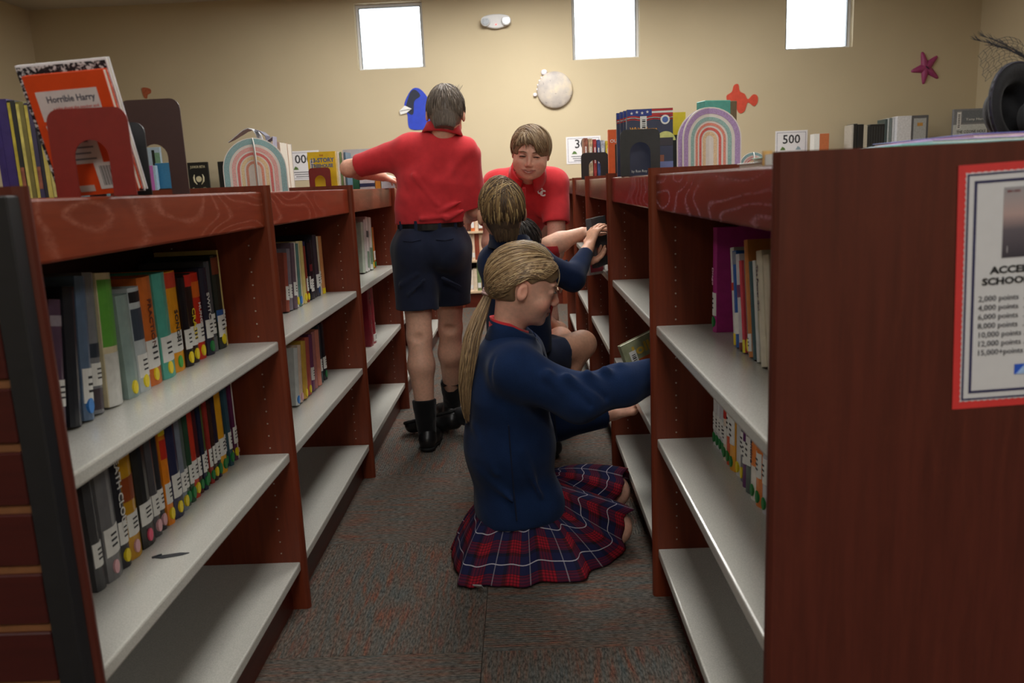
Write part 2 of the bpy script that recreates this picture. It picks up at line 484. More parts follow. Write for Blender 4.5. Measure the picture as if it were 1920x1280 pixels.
for i in range(9):
    back_bay(i, 'cherry bookcase against the back wall, %s from the left corner' % ORD[i])

# ================================================================ BOOKS
M_LABEL = plain(rgb(224, 224, 220), .5, var=.05)
def book_obj(label, sx, xs, yfar, z, t, h, d, cov, lean=0, bands=(), lab=None, dot=None, txt=None, group=None, hard=True, pages=True, label_at=.2):
    """a standing book; spine at x = xs, far face at y = yfar, spine looks to -sx"""
    root = thing('book', label, 'book', (xs, yfar, z), group, rot=(-math.radians(lean), 0, 0))
    c = .0022 if hard else .001
    bul = min(.006, t*.18)
    out = [(0-bul*math.sin(math.pi*k/4), -t*k/4) for k in range(5)]
    poly = [(d, 0)]+out+[(d, -t), (d, -t+c)]+[(c-.6*bul*math.sin(math.pi*k/4), -t+c+(t-2*c)*k/4) for k in range(5)]+[(d, -c)]
    poly = [(sx*u, v_) for u, v_ in poly]
    MB().prism(poly, 2, 0, h).build('cover', plain(cov, .26, .5, var=.1, scale=40), root)
    if pages:
        e = .004 if hard else .0005
        x0, x1 = sorted((sx*.004, sx*(d-e)))
        box('pages', M_PAPER, x0, x1, -t+c, -c, e, h-e, root)
    def patch(name, m, z0, z1, y0=0.03, y1=.97, off=.0005):
        # hugs the spine curve and wraps a little
        o_ = []; i_ = []
        for k in range(6):
            f = y0+(y1-y0)*k/5
            u = -bul*math.sin(math.pi*f)
            o_.append((sx*(u-off), -t*f)); i_.append((sx*(u+.0004), -t*f))
        return MB().prism(o_+i_[::-1], 2, z0, z1).build(name, m, root)
    for (z0, z1, col) in bands: patch('spine_band', plain(col, .4, var=.1), z0*h, z1*h)
    if lab:
        z0 = h*label_at if lab is True else h*lab[0]; z1 = z0+.042 if lab is True else h*lab[1]
        L = patch('spine_label', M_LABEL, z0, z1, .06, .94, .0009)
        lm = MB()
        for k in range(3):
            zz = z0+(z1-z0)*(.3+.2*k); u = sx*(-bul-.0012)
            x0, x1 = sorted((u, u+sx*.0006)); lm.box(x0, x1, -t*.68, -t*.34, zz, zz+(z1-z0)*.07)
        lm.build('call_number', M_INK, L)
    if dot:
        zc = h*.10; dm = MB(); n = 12; r = min(.0085, t*.42)
        for k in range(n): pass
        dm.prism([(-t*.6+r*math.cos(2*math.pi*k/n), zc+1.5*r*math.sin(2*math.pi*k/n)) for k in range(n)], 0, *sorted((sx*(-bul-.0016), sx*(-bul*.3))))
        dm.build('dot_sticker', plain(dot, .45, var=.05), root)
    if txt:
        s, col, zt, size = txt
        n = Vector((-sx, 0, 0)); xd = Vector((0, 0, -1)); yd = n.cross(xd)
        mw = frame((sx*(-bul-.0007), -t/2-yd.y*size*.34, zt*h), xd, yd)
        text(s, size, plain(col, .5, var=.02), root, mw, bold=.012)
    return root
Wt, Bk = rgb(226, 226, 222), rgb(26, 26, 30)
Ye, Gr, Pi, Bl = rgb(238, 214, 30), rgb(32, 130, 66), rgb(222, 170, 176), rgb(58, 130, 208)
def row(sx, xs, y, z, where, group, items, prev=0.0, jit=.004):
    items = [(a, t, h, min(d, .15 if sx < 0 else .144), c, k) for a, t, h, d, c, k in items]
    """items from far to near: (name, t, h, d, cover, dict)"""
    sp = math.sin(math.radians(prev)); cnt = {}
    for it in items: cnt[it[0]] = cnt.get(it[0], 0)+1
    seen = {}
    for k, (nm, t, h, d, cov, kw) in enumerate(items):
        kw = dict(kw); lean = kw.get('lean', 0); y -= kw.pop('gap', 0)
        s = math.sin(math.radians(lean))
        y -= max(0, h*(s-sp))+.0012; sp = s
        lb = '%s, %s from the far end, %s' % (nm, ORD[k], where)
        book_obj(lb, sx, xs+sx*rnd.uniform(-jit, jit), y, z+.0004, t, h, d, cov, group=group, **kw)
        y -= t/math.cos(math.radians(lean))
    return y
D = dict
row(-1, -.735, 1.927, SH[0], "nearest left bookcase's upper shelf", 'books on the upper shelf of the nearest left bookcase', [
 ('thin cream book', .011, .232, .15, rgb(206, 186, 120), D(lab=True)),
 ('dark green book', .046, .222, .155, rgb(38, 46, 40), D(bands=[(.8, .98, rgb(110, 52, 30)), (.3, .42, rgb(44, 92, 160))], lab=(.13, .36), dot=Ye)),
 ('dark grey book', .030, .212, .15, rgb(78, 80, 84), D(lab=(.2, .42), bands=[(.0, .16, rgb(96, 98, 100))])),
 ('navy book', .042, .200, .15, rgb(40, 42, 58), D(lab=True, dot=Gr, txt=('SWITCH', Wt, .72, .02))),
 ('red book', .042, .194, .15, rgb(196, 44, 24), D(lab=True, dot=Ye, bands=[(.72, .9, rgb(214, 98, 20))], txt=('HUNGER', Wt, .66, .016))),
 ('black and yellow book', .036, .196, .15, rgb(48, 30, 26), D(lab=True, dot=Ye, bands=[(.86, .99, rgb(204, 40, 26))], txt=('CRASH', Ye, .62, .022))),
 ('black book', .036, .192, .15, rgb(28, 24, 28), D(lab=True, dot=Ye)),
 ('orange yellow book', .056, .210, .155, rgb(222, 148, 26), D(lab=True, dot=rgb(70, 170, 70), bands=[(.84, .99, rgb(196, 58, 28))], txt=('SONGS', Bk, .62, .02))),
 ('teal book', .056, .213, .155, rgb(82, 168, 152), D(lab=(.16, .4), dot=Ye)),
 ('burnt orange book', .056, .212, .155, rgb(206, 108, 44), D(lab=(.16, .42), dot=Ye, txt=('FRACTION', rgb(96, 40, 20), .8, .02))),
 ('white and slate book', .044, .198, .15, rgb(186, 196, 200), D(lab=(.14, .36), dot=Ye, bands=[(.5, .8, rgb(60, 70, 84)), (.86, .96, Bk)])),
 ('grey teal book', .044, .19, .15, rgb(142, 164, 160), D(dot=Ye)),
 ('cream and green book', .050, .234, .155, rgb(216, 204, 168), D(lean=4, bands=[(.45, .95, rgb(92, 162, 58)), (0, .4, rgb(206, 206, 200))])),
 ('grey patterned book', .034, .240, .155, rgb(122, 124, 128), D(lean=6, lab=(.2, .36), bands=[(.03, .18, rgb(64, 52, 60)), (.4, .5, rgb(44, 52, 64))])),
 ('slate blue book', .032, .238, .155, rgb(92, 112, 138), D(lean=8, lab=(.12, .36), dot=Bl)),
 ('charcoal book', .034, .225, .155, rgb(40, 42, 48), D(lean=9)),
 ('dusky purple book', .032, .21, .15, rgb(88, 66, 86), D(lean=10, lab=(.2, .4), bands=[(.8, .88, rgb(150, 140, 150))])),
 ('dark green paperback', .03, .2, .15, rgb(52, 58, 54), D(lean=10, bands=[(.82, .9, rgb(160, 160, 150))])),
])
mid = [
 ('thin white book', .011, .205, .15, rgb(214, 210, 204), D(lab=True, dot=Pi)),
 ('plum book', .018, .215, .15, rgb(92, 40, 74), D(lab=True, dot=Ye)),
 ('violet grey book', .018, .205, .15, rgb(86, 78, 104), D(lab=True, dot=Ye)),
 ('blue green book', .020, .212, .15, rgb(52, 82, 96), D(lab=True, dot=Gr)),
 ('dark teal book', .016, .208, .15, rgb(36, 58, 64), D(lab=True, dot=Gr)),
 ('golden yellow book', .038, .218, .155, rgb(220, 158, 34), D(lab=True, dot=Gr)),
 ('black and violet book', .022, .21, .15, rgb(42, 34, 50), D(lab=True, dot=Gr)),
 ('dark brown book', .018, .204, .15, rgb(60, 40, 34), D(lab=True, dot=Ye)),
 ('brick red book', .018, .2, .15, rgb(152, 50, 42), D(lab=True, dot=Gr)),
 ('olive green book', .02, .208, .15, rgb(82, 94, 46), D(lab=True, dot=Gr)),
 ('midnight blue book', .018, .206, .15, rgb(34, 40, 62), D(lab=True, dot=Gr)),
 ('dark maroon book', .018, .204, .15, rgb(74, 30, 34), D(lab=True, dot=Gr)),
 ('bright red and orange book', .028, .214, .15, rgb(190, 56, 36), D(lab=True, dot=Ye)),
 ('forest green book', .022, .208, .15, rgb(44, 72, 52), D(lab=True, dot=Gr)),
 ('grey green book', .022, .206, .15, rgb(86, 98, 92), D(lab=True, dot=Gr)),
 ('pale blue grey book', .022, .206, .15, rgb(120, 128, 142), D(lab=True, dot=Ye)),
 ('thick dark navy book', .042, .222, .155, rgb(44, 46, 76), D(lab=(.2, .42), dot=Ye)),
 ('orange and red book', .028, .222, .155, rgb(226, 132, 30), D(lab=True, dot=Ye, bands=[(.62, .8, rgb(196, 44, 24)), (.84, .9, Ye)])),
 ('dark charcoal book', .026, .216, .155, rgb(44, 44, 48), D(lab=True, dot=Pi)),
 ('smoky grey book', .028, .214, .155, rgb(76, 74, 78), D(lab=True, dot=Pi)),
 ('thick black book', .052, .222, .16, rgb(40, 40, 38), D(lab=True, dot=rgb(232, 88, 120))),
 ('mustard and brown book', .044, .222, .155, rgb(190, 140, 28), D(lab=True, dot=Pi, bands=[(.5, .7, rgb(140, 64, 22))])),
 ('black book with white lettering', .032, .224, .155, rgb(40, 40, 46), D(lab=True, dot=Ye, txt=('DEATH CLOUD', Wt, .97, .022))),
 ('thick grey book', .05, .224, .155, rgb(112, 112, 114), D(lab=(.2, .42), dot=Pi)),
 ('dark grey paperback', .03, .21, .15, rgb(66, 66, 68), D(lab=True)),
]
row(-1, -.738, 1.93, SH[1], "nearest left bookcase's middle shelf", 'books on the middle shelf of the nearest left bookcase', mid)
# second bay on the left
y1 = YB+2*BW-.0125
row(-1, -.728, y1-.004, SH[0], "second left bookcase's upper shelf", 'books on the upper shelf of the second left bookcase', [
 ('thin grey white book', .014, .17, .15, rgb(196, 198, 192), D(lab=True)),
 ('peach orange book', .034, .205, .155, rgb(216, 150, 96), D(bands=[(0, .1, Ye)])),
 ('cream book', .022, .206, .155, rgb(222, 212, 184), D(lab=True)),
 ('dark slate book', .046, .214, .155, rgb(62, 62, 74), D(lab=(.14, .36), dot=rgb(70, 100, 150))),
 ('charcoal book', .03, .2, .155, rgb(50, 48, 54), D()),
 ('black and maroon book', .044, .192, .155, rgb(36, 32, 42), D(lab=(.14, .36), bands=[(.5, .62, rgb(116, 38, 42))])),
 ('thin black book', .016, .195, .155, rgb(30, 28, 36), D(lab=True)),
 ('dark blue book', .024, .2, .155, rgb(46, 54, 92), D(lab=True)),
 ('rust red book', .018, .186, .15, rgb(150, 66, 48), D(lab=True, dot=Ye)),
 ('pale yellow book', .03, .204, .155, rgb(222, 204, 130), D(lean=2, dot=Ye)),
 ('ivory book', .028, .205, .155, rgb(226, 218, 178), D(lean=3)),
 ('sea green book', .022, .2, .155, rgb(98, 140, 136), D(lean=4, dot=Bl)),
 ('white book', .026, .205, .155, rgb(222, 222, 216), D(lean=5, dot=Ye)),
 ('mauve grey book', .03, .205, .155, rgb(110, 92, 104), D(lean=6, lab=True)),
 ('grey lilac book', .03, .19, .155, rgb(128, 120, 130), D(lean=7, lab=True)),
 ('red brown book', .03, .18, .15, rgb(150, 80, 66), D(lean=8, lab=True)),
])
row(-1, -.715, y1-.14, SH[1], "second left bookcase's middle shelf", 'books on the middle shelf of the second left bookcase', [
 ('black book', 0.041, .205, .15, rgb(36, 36, 42), D(lab=(.2, .4), dot=Gr)),
 ('dark teal book', 0.032, .2, .15, rgb(46, 62, 66), D(lean=2, lab=True)),
 ('salmon pink book', 0.041, .19, .15, rgb(206, 132, 112), D(lean=4)),
 ('dusty rose book', 0.035, .19, .15, rgb(176, 116, 112), D(lean=5)),
 ('plum purple book', 0.038, .188, .15, rgb(110, 62, 96), D(lean=6, lab=True)),
 ('brick pink book', 0.046, .186, .15, rgb(182, 88, 76), D(lean=7, dot=Ye)),
 ('ochre yellow book', 0.046, .184, .15, rgb(204, 164, 70), D(lean=8, dot=Ye)),
 ('cream pink book', 0.032, .18, .15, rgb(220, 196, 176), D(lean=9, dot=Pi)),
 ('white and blue book', 0.035, .178, .15, rgb(204, 208, 206), D(lean=10, dot=Bl)),
])
y2 = YB+3*BW-.0125
row(-1, -.70, y2-.1, SH[0], "third left bookcase's upper shelf", 'books on the upper shelf of the third left bookcase', [
 ('orange brown book', .03, .19, .15, rgb(192, 108, 52), D(lab=True, dot=Gr)),
 ('bright green book', .03, .185, .15, rgb(120, 160, 70), D(lean=4, dot=Ye)),
 ('tall white book', .05, .235, .155, rgb(216, 220, 214), D(lean=7, bands=[(.1, .42, rgb(110, 140, 116))])),
 ('white and grey book', .045, .24, .155, rgb(222, 222, 220), D(lean=8, bands=[(.62, .74, rgb(70, 76, 80)), (.05, .36, rgb(120, 146, 124))])),
 ('pale grey book', .045, .23, .155, rgb(198, 198, 196), D(lean=8)),
 ('pale green book', .045, .22, .155, rgb(176, 188, 172), D(lean=8)),
])
row(-1, -.66, y2-.42, SH[1], "third left bookcase's middle shelf", 'books on the middle shelf of the third left bookcase', [
 ('thin slate blue book', .02, .2, .15, rgb(70, 78, 104), D(lab=True)),
 ('tall crimson binder', .06, .255, .2, rgb(132, 30, 44), D(lab=(.04, .16))),
 ('crimson binder', .06, .25, .2, rgb(122, 28, 42), D()),
])
# right run, nearest bay
row(1, .44, 1.868, SH[0], "nearest right bookcase's upper shelf", 'books on the upper shelf of the nearest right bookcase', [
 ('thin white and green book', .012, .232, .16, rgb(196, 206, 200), D(lab=(.18, .4), dot=Gr, bands=[(.4, .7, rgb(60, 140, 130))])),
 ('tall magenta book', .03, .24, .17, rgb(168, 46, 126), D(lab=(.16, .38), dot=Gr, txt=('Diego', rgb(240, 190, 220), .62, .017))),
 ('white picture book', .024, .205, .16, rgb(214, 214, 212), D(gap=.105, lean=11, bands=[(.56, .64, rgb(196, 66, 44)), (0, .12, Ye)], hard=False)),
 ('blue and white book', .026, .2, .16, rgb(44, 96, 172), D(lean=11, bands=[(.14, .36, Wt), (.86, .99, rgb(120, 130, 150))])),
 ('white patterned book', .022, .196, .16, rgb(206, 204, 208), D(lean=11, bands=[(.55, .68, rgb(120, 70, 110)), (0, .08, rgb(120, 60, 50))])),
 ('pink red book', .016, .186, .16, rgb(206, 74, 88), D(lean=12, bands=[(0, .14, rgb(230, 220, 60))])),
 ('grey brown book', .024, .188, .16, rgb(132, 118, 110), D(lean=12, dot=Ye)),
 ('tall copper orange book', .022, .23, .165, rgb(198, 128, 72), D(lean=12, lab=(.05, .2))),
 ('dark teal picture book', .02, .19, .17, rgb(64, 92, 98), D(lean=12, hard=False)),
 ('pale white book', .016, .194, .165, rgb(206, 208, 206), D(lean=12)),
 ('olive yellow book', .02, .2, .165, rgb(184, 166, 40), D(lean=12, bands=[(.1, .3, rgb(200, 200, 190))])),
 ('cream book', .03, .215, .165, rgb(212, 204, 184), D(lean=12, txt=('The Flower Girl', rgb(90, 70, 100), .88, .013))),
 ('beige book', .03, .21, .165, rgb(200, 190, 170), D(lean=12)),
])
row(1, .447, 1.895, SH[1], "nearest right bookcase's middle shelf", 'books on the middle shelf of the nearest right bookcase', [
 ('white junior book', .02, .2, .15, rgb(216, 216, 216), D(lab=True, dot=Gr, txt=('JUNIE B.', Bk, .92, .013))),
 ('white book', .03, .2, .15, rgb(212, 214, 216), D(lab=True, dot=Gr, txt=('JUNIE B.', Bk, .92, .015))),
 ('pale lilac book', .026, .2, .15, rgb(196, 192, 200), D(lab=True, dot=Gr)),
 ('pale aqua book', .028, .2, .15, rgb(186, 200, 200), D(lab=True, dot=Gr)),
 ('ivory and red book', .026, .2, .15, rgb(222, 206, 190), D(lab=True, dot=Gr, bands=[(.5, .6, rgb(190, 50, 40))])),
 ('red orange book', .028, .2, .15, rgb(206, 82, 46), D(lab=(.34, .62), dot=Gr, bands=[(.7, .95, rgb(206, 170, 120))])),
 ('amber book', .04, .2, .15, rgb(224, 156, 44), D(lab=(.3, .6), dot=Gr)),
 ('black and white book', .03, .2, .15, rgb(200, 200, 200), D(bands=[(.66, .8, Bk)], dot=Ye)),
 ('slate grey book', .038, .2, .15, rgb(104, 104, 112), D(lab=(.3, .55), dot=Ye)),
 ('purple book', .024, .2, .15, rgb(92, 42, 96), D(lab=(.26, .5))),
 ('dark grey green book', .034, .2, .15, rgb(84, 96, 94), D(lab=(.3, .6))),
 ('white and orange titled book', .036, .2, .15, rgb(226, 222, 214), D(dot=Gr, bands=[(.36, .8, rgb(226, 130, 60))], txt=('Clementine', rgb(30, 44, 74), .84, .02))),
 ('orange book', .034, .2, .15, rgb(214, 122, 56), D(lab=(.3, .55), dot=Gr)),
 ('pale grey book', .034, .2, .15, rgb(190, 190, 196), D(lab=(.3, .55), dot=Gr)),
])
# books on the back-wall bookcases
def brow(xa, z, items, where, group):
    x = xa; pl = 0
    for k, (nm, t, h, col, lean) in enumerate(items):
        lb = '%s, %s from the left, %s' % (nm, ORD[k], where)
        s = math.sin(math.radians(lean))
        if lean < 0 and pl == 0: x += -h*s
        pl = lean
        root = thing('book', lb, 'book', (x, BYF+.035, z+.0004+max(0, t*s)), group, rot=(0, math.radians(lean), 0))
        MB().prism([(0, .16), (0, 0), (t*.5, -.004), (t, 0), (t, .16), (t-.002, .16), (t-.002, .003), (.002, .003), (.002, .16)], 2, 0, h).build('cover', plain(col, .4, var=.1), root)
        box('pages', M_PAPER, .002, t-.002, .004, .156, .003, h-.003, root)
        if k % 2 == 0: box('spine_label', M_LABEL, t*.1, t*.9, -.0052, -.0015, h*.1, h*.28, root)
        x += t/math.cos(math.radians(lean))+.0015+max(0, h*s)
Or, Tn = rgb(206, 112, 58), rgb(224, 196, 168)
brow(-.62, BS[0], [('grey leaning book', .03, .3, rgb(110, 112, 122), 14), ('black book', .05, .2, rgb(40, 32, 30), 0), ('tall orange book', .034, .29, Or, 0), ('cream book', .03, .27, Tn, 0), ('brown book', .04, .24, rgb(120, 66, 40), 0), ('rust book', .04, .25, rgb(160, 74, 50), 0)],
     'upper back-wall shelf', 'books on the upper back-wall shelf')
brow(-.66, BS[1], [('dark red book', .03, .24, rgb(120, 50, 40), 0), ('orange brown book', .045, .235, rgb(192, 96, 54), 0), ('rust orange book', .03, .24, rgb(178, 84, 50), 0), ('pale cream book', .026, .225, rgb(226, 204, 180), 0), ('slate grey book', .03, .19, rgb(104, 110, 126), 0), ('white book', .026, .23, rgb(222, 212, 200), 0), ('tan book', .026, .235, Tn, 0), ('deep brown book', .04, .24, rgb(132, 60, 42), 0), ('beige book', .03, .23, rgb(214, 180, 150), 0), ('peach book', .03, .22, rgb(222, 168, 126), 0)],
     'middle back-wall shelf', 'books on the middle back-wall shelf')
brow(-.64, BS[2], [('brown book', .04, .2, rgb(140, 86, 60), 0), ('pale yellow book', .03, .225, rgb(226, 200, 120), 0), ('orange yellow book', .04, .25, rgb(232, 164, 50), 0), ('golden book', .022, .22, rgb(222, 180, 80), 0), ('cream white book', .036, .19, rgb(228, 212, 194), 0), ('ivory book', .034, .2, rgb(224, 206, 180), 0), ('sage green book', .036, .255, rgb(118, 134, 92), 0), ('orange book', .04, .255, rgb(222, 140, 72), 0), ('straw yellow book', .028, .25, rgb(220, 196, 120), 0), ('pale grey book', .03, .24, rgb(190, 190, 186), 0)],
     'lower back-wall shelf left of gap', 'books on the lower back-wall shelf')
brow(.24, BS[2], [('white book', .024, .2, rgb(220, 220, 216), -12), ('sky blue book', .018, .2, rgb(110, 136, 176), -12), ('thin white book', .02, .2, rgb(214, 214, 210), -12), ('grey book', .022, .21, rgb(150, 152, 154), -12), ('olive book', .024, .2, rgb(140, 130, 80), -12), ('tan orange book', .024, .2, rgb(200, 140, 96), -12)],
     'lower back-wall shelf right of gap', 'books on the lower back-wall shelf at the right')
# ================================================================ THINGS ON THE BOOKCASE TOPS
TOP = 1.0864
def arc(cx, cz, r, a0, a1, n):
    return [(cx+r*math.cos(a0+(a1-a0)*k/n), cz+r*math.sin(a0+(a1-a0)*k/n)) for k in range(n+1)]
def bookend(label, px, Y, w, h, mat, iw, ih, rot=0.0, solid=False, flange=1):
    p = at(px, 345, Y)
    t = thing('bookend', label, 'bookend', (p.x, Y, TOP), 'metal bookends on the bookcase tops', rot=(0, 0, rot))
    r = w*.16; pi = math.pi
    out = [(-w/2, 0)]+arc(-w/2+r, h-r, r, pi, pi/2, 5)+arc(w/2-r, h-r, r, pi/2, 0, 5)+[(w/2, 0)]
    if not solid: out += [(iw/2, 0)]+arc(0, ih-iw/2, iw/2, 0, pi, 10)+[(-iw/2, 0)]
    MB().prism(out, 1, -.001, .001).build('plate', mat, t, 0)
    MB().prism([(-iw/2, .001), (iw/2, .001)]+[(iw/2, .012), (-iw/2, .012)], 2, 0.0002, .0006).build('base_tongue', mat, t) if flange else None
    return t
def upright_book(label, px, Y, w, h, th, cov, rot=(0, 0, 0), z=TOP, name='book', group=None, dx=0):
    """a book standing with its front cover towards the camera; origin bottom centre of the front cover"""
    p = at(px, 345, Y)
    t = thing(name, label, 'book', (p.x+dx, Y, z+.0006), group, rot=rot)
    cm = plain(cov, .38, var=.08, scale=30)
    c = MB()
    c.box(-w/2, w/2, 0, .0016, 0, h); c.box(-w/2, w/2, th-.0016, th, 0, h); c.box(-w/2, -w/2+.0016, .0016, th-.0016, 0, h)
    c.build('cover', cm, t)
    box('pages', M_PAPER, -w/2+.0016, w/2-.002, .0016, th-.0016, .002, h-.002, t)
    return t
def patch(t, name, col, x0, x1, z0, z1, lift=.0006, mat=None):
    return box(name, mat or plain(col, .45, var=.05), x0, x1, -lift, -.0001, z0, z1, t)
def front(x, z, lift=.0007): return frame((x, -lift, z), (1, 0, 0), (0, 0, 1))
def barcode(t, x0, z0, w, h, tilt=0):
    b = patch(t, 'barcode_label', Wt, x0, x0+w, z0, z0+h, .0008)
    m = MB(); n = 11
    for k in range(n):
        zz = z0+h*.08+h*.84*k/n
        m.box(x0+w*.3, x0+w*.8, -.0012, -.0008, zz, zz+h*.84/n*(.35 if k % 3 else .6))
    m.build('bars', M_INK, b); return b

# --- left run
M_ENDRED = plain(rgb(124, 32, 26), .42, .5, var=.06)
M_ENDBRN = plain(rgb(62, 38, 34), .42, .5, var=.06)
M_ENDBLK = plain(rgb(24, 25, 26), .4, .5, var=.06)
mags = [(rgb(60, 46, 110), rgb(60, 46, 110)), (rgb(40, 42, 44), rgb(196, 180, 70)), (rgb(120, 112, 60), rgb(212, 200, 110)), (rgb(64, 60, 90), rgb(206, 190, 90)), (rgb(204, 186, 96), rgb(52, 52, 60)), (rgb(48, 50, 66), rgb(206, 196, 120)), (rgb(200, 190, 130), rgb(206, 196, 120)), (rgb(70, 130, 140), rgb(220, 220, 210))]
x = at(-2, 300, 1.5).x
for k, (c1, c2) in enumerate(mags):
    th = .014 if k else .03
    t = thing('paperback', '%s paperback spine, %s from the left beside the orange book' % (['purple', 'black and yellow', 'olive', 'violet', 'yellow', 'navy', 'cream', 'teal'][k], ORD[k]), 'book', (x, 1.5, TOP+.0005), 'row of paperbacks at the far left of the bookcase top')
    h = .182-.003*k
    MB().prism([(0, .12), (0, 0), (th/2, -.0015), (th, 0), (th, .12), (th-.001, .12), (th-.001, .002), (.001, .002), (.001, .12)], 2, 0, h).build('cover', plain(c1, .4, var=.15, scale=60), t)
    box('pages', M_PAPER, .001, th-.001, .002, .118, .001, h-.001, t)
    box('spine_stripe', plain(c2, .4, var=.2, scale=80), .0008, th*.45, -.0018, .0006, .004, h-.004, t)
    if k in (1, 3): box('spine_picture', plain(rgb(150, 90, 70), .5, var=.4, scale=90), th*.5, th*.95, -.0016, .0006, .02, .06, t)
    x += th+.0012
til = math.radians(-2.5); lean_ = math.radians(15.5)
# marbled notebook and orange paperback, both tipped to the left
def speck_mat():
    m, nt, b = _new('marbled_cover')
    v = N(nt, 'ShaderNodeTexVoronoi'); v.inputs['Scale'].default_value = 210
    nt.links.new(coords(nt), v.inputs['Vector'])
    f = noise(nt, coords(nt), 150, 3, .6)
    nt.links.new(ramp(nt, f, [(.50, rgb(24, 24, 34)), (.57, rgb(206, 204, 206))]), b.inputs['Base Color'])
    b.inputs['Roughness'].default_value = .4; return m
nb = upright_book('black and white marbled composition notebook behind the orange paperback', 190, 1.335, .142, .208, .012, rgb(230, 230, 235), rot=(lean_, til, 0), name='composition_notebook', z=TOP+.0036)
box('marbled_front', speck_mat(), -.071, .069, -.0008, -.0001, .001, .205, nb)
patch(nb, 'name_panel', rgb(206, 200, 200), -.048, .046, .085, .192, .0014)
ob = upright_book('orange paperback with white panel leaning behind the red bookend', 187, 1.296, .124, .186, .014, rgb(214, 72, 24), rot=(lean_, til, 0), z=TOP+.0034)
patch(ob, 'title_panel', rgb(208, 198, 196), -.05, .044, .118, .162)
text('Horrible Harry', .0135, plain(rgb(84, 84, 96), .6), ob, front(-.036, .145), bold=.02, width=.074)
M_REDTXT = plain(rgb(196, 60, 50), .6)
text('a joke about the teacher and', .006, M_REDTXT, ob, front(-.03, .134), width=.07)
text('one second in the coat room', .006, M_REDTXT, ob, front(-.03, .1245), width=.074)
patch(ob, 'blurb_panel', rgb(206, 200, 200), -.05, .02, .05, .112)
for k in range(5): patch(ob, 'blurb_line', rgb(110, 110, 120), -.038, .012-.006*(k % 2), .056+.009*k, .0585+.009*k, .001)
bc = patch(ob, 'barcode_label', rgb(214, 210, 206), .004, .036, .0085, .05, .0008)
m = MB()
for k in range(9): m.box(.011+k*.0022, .011+k*.0022+(.0012 if k % 2 else .0007), -.0012, -.0008, .014, .045)
m.build('bars', M_INK, bc)
patch(ob, 'price_tag', rgb(190, 170, 160), -.03, -.006, .006, .016)
bookend('dark red metal bookend with arched cut-out in front of the orange paperback', 180, 1.235, .122, .130, M_ENDRED, .052, .084)
bookend('black metal bookend half hidden behind the marbled notebook', 225, 1.36, .105, .118, M_ENDBLK, .05, .07)
bookend('tall dark brown metal bookend with arched cut-out', 298, 1.60, .118, .182, M_ENDBRN, .05, .098)

# flat foot of a bookend left lying on the middle shelf
q = at(276, 1052, 1.36)
t = thing('metal_plate', 'flat dark grey metal plate lying on the nearest left middle shelf', 'metal plate', (-.672, 1.372, SH[1]+.0004))
MB().prism([(-.028, -.008), (-.012, -.012), (.02, .0), (.03, .008), (.012, .009), (-.018, .001)], 2, 0, .0014).build('plate', plain(rgb(70, 74, 80), .35, metal=.4), t)
MB().prism([(-.032, -.010), (-.028, -.008), (-.018, .001), (-.022, .0)], 2, 0, .004).build('bent_edge', plain(rgb(70, 74, 80), .35, metal=.4), t)

# --- rainbow stand-ups
def rainbow(label, px, Y, w, h, bands, rot=(12, 78), group='paper rainbow stand-ups'):
    p = at(px, 345, Y)
    t = thing('rainbow_standup', label, 'decoration', (p.x, Y, TOP), group)
    for q, rz in enumerate(rot):
        pl = MB(); rr = w/2
        def half(r, zt):
            return [(-r, 0)]+arc(0, zt-r, r, math.pi, 0, 20)+[(r, 0)]
        card = pl.prism(half(rr, h), 1, -.0014, .0014).build('card', plain(rgb(232, 226, 218), .7, var=.04), t)
        card.rotation_euler = (0, 0, math.radians(rz))
        r = rr
        for (fr, to, col) in bands:
            ro, ri = rr*fr, rr*to
            zo, zi = h-(rr-ro), h-(rr-ri)
            outer = half(ro, zo); inner = half(ri, zi)
            sp_ = noise_print(col)
            for ys in (-1, 1):
                mm = MB(); n = len(outer)
                ya, yb = sorted((ys*.0014, ys*.0019))
                v = [(a[0], yy, a[1]) for yy in (ya, yb) for a in outer]+[(a[0], yy, a[1]) for yy in (ya, yb) for a in inner]
                f = []
                for k in range(n-1):
                    f += [(k, k+1, 2*n+k+1, 2*n+k), (n+k, 3*n+k, 3*n+k+1, n+k+1), (k, n+k, n+k+1, k+1), (2*n+k, 2*n+k+1, 3*n+k+1, 3*n+k)]
                mm.add(v, f).build('stripe', sp_, card)
    return t
def noise_print(col):
    return plain(col, .7, .3, var=.22, scale=420)
BL = [(.97, .80, rgb(150, 184, 186)), (.72, .60, rgb(236, 182, 176)), (.55, .47, rgb(222, 128, 124)), (.43, .33, rgb(240, 212, 168)), (.28, .2, rgb(226, 160, 138))]
BR = [(.96, .80, rgb(184, 156, 200)), (.70, .58, rgb(158, 192, 186)), (.52, .44, rgb(232, 150, 132)), (.38, .30, rgb(224, 112, 104)), (.25, .14, rgb(240, 206, 166))]
rainbow('pastel paper rainbow stand-up with blue outer stripe on the left bookcase', 481, 2.75, .212, .182, BL, rot=(4, -68))
rainbow('pastel paper rainbow stand-up with lilac outer stripe on the right bookcase', 1329, 2.2, .168, .168, BR, rot=(-6, 24))
rainbow('small pastel paper rainbow behind the lilac rainbow on the right bookcase', 1412, 2.5, .085, .055, BL, rot=(0, 80))

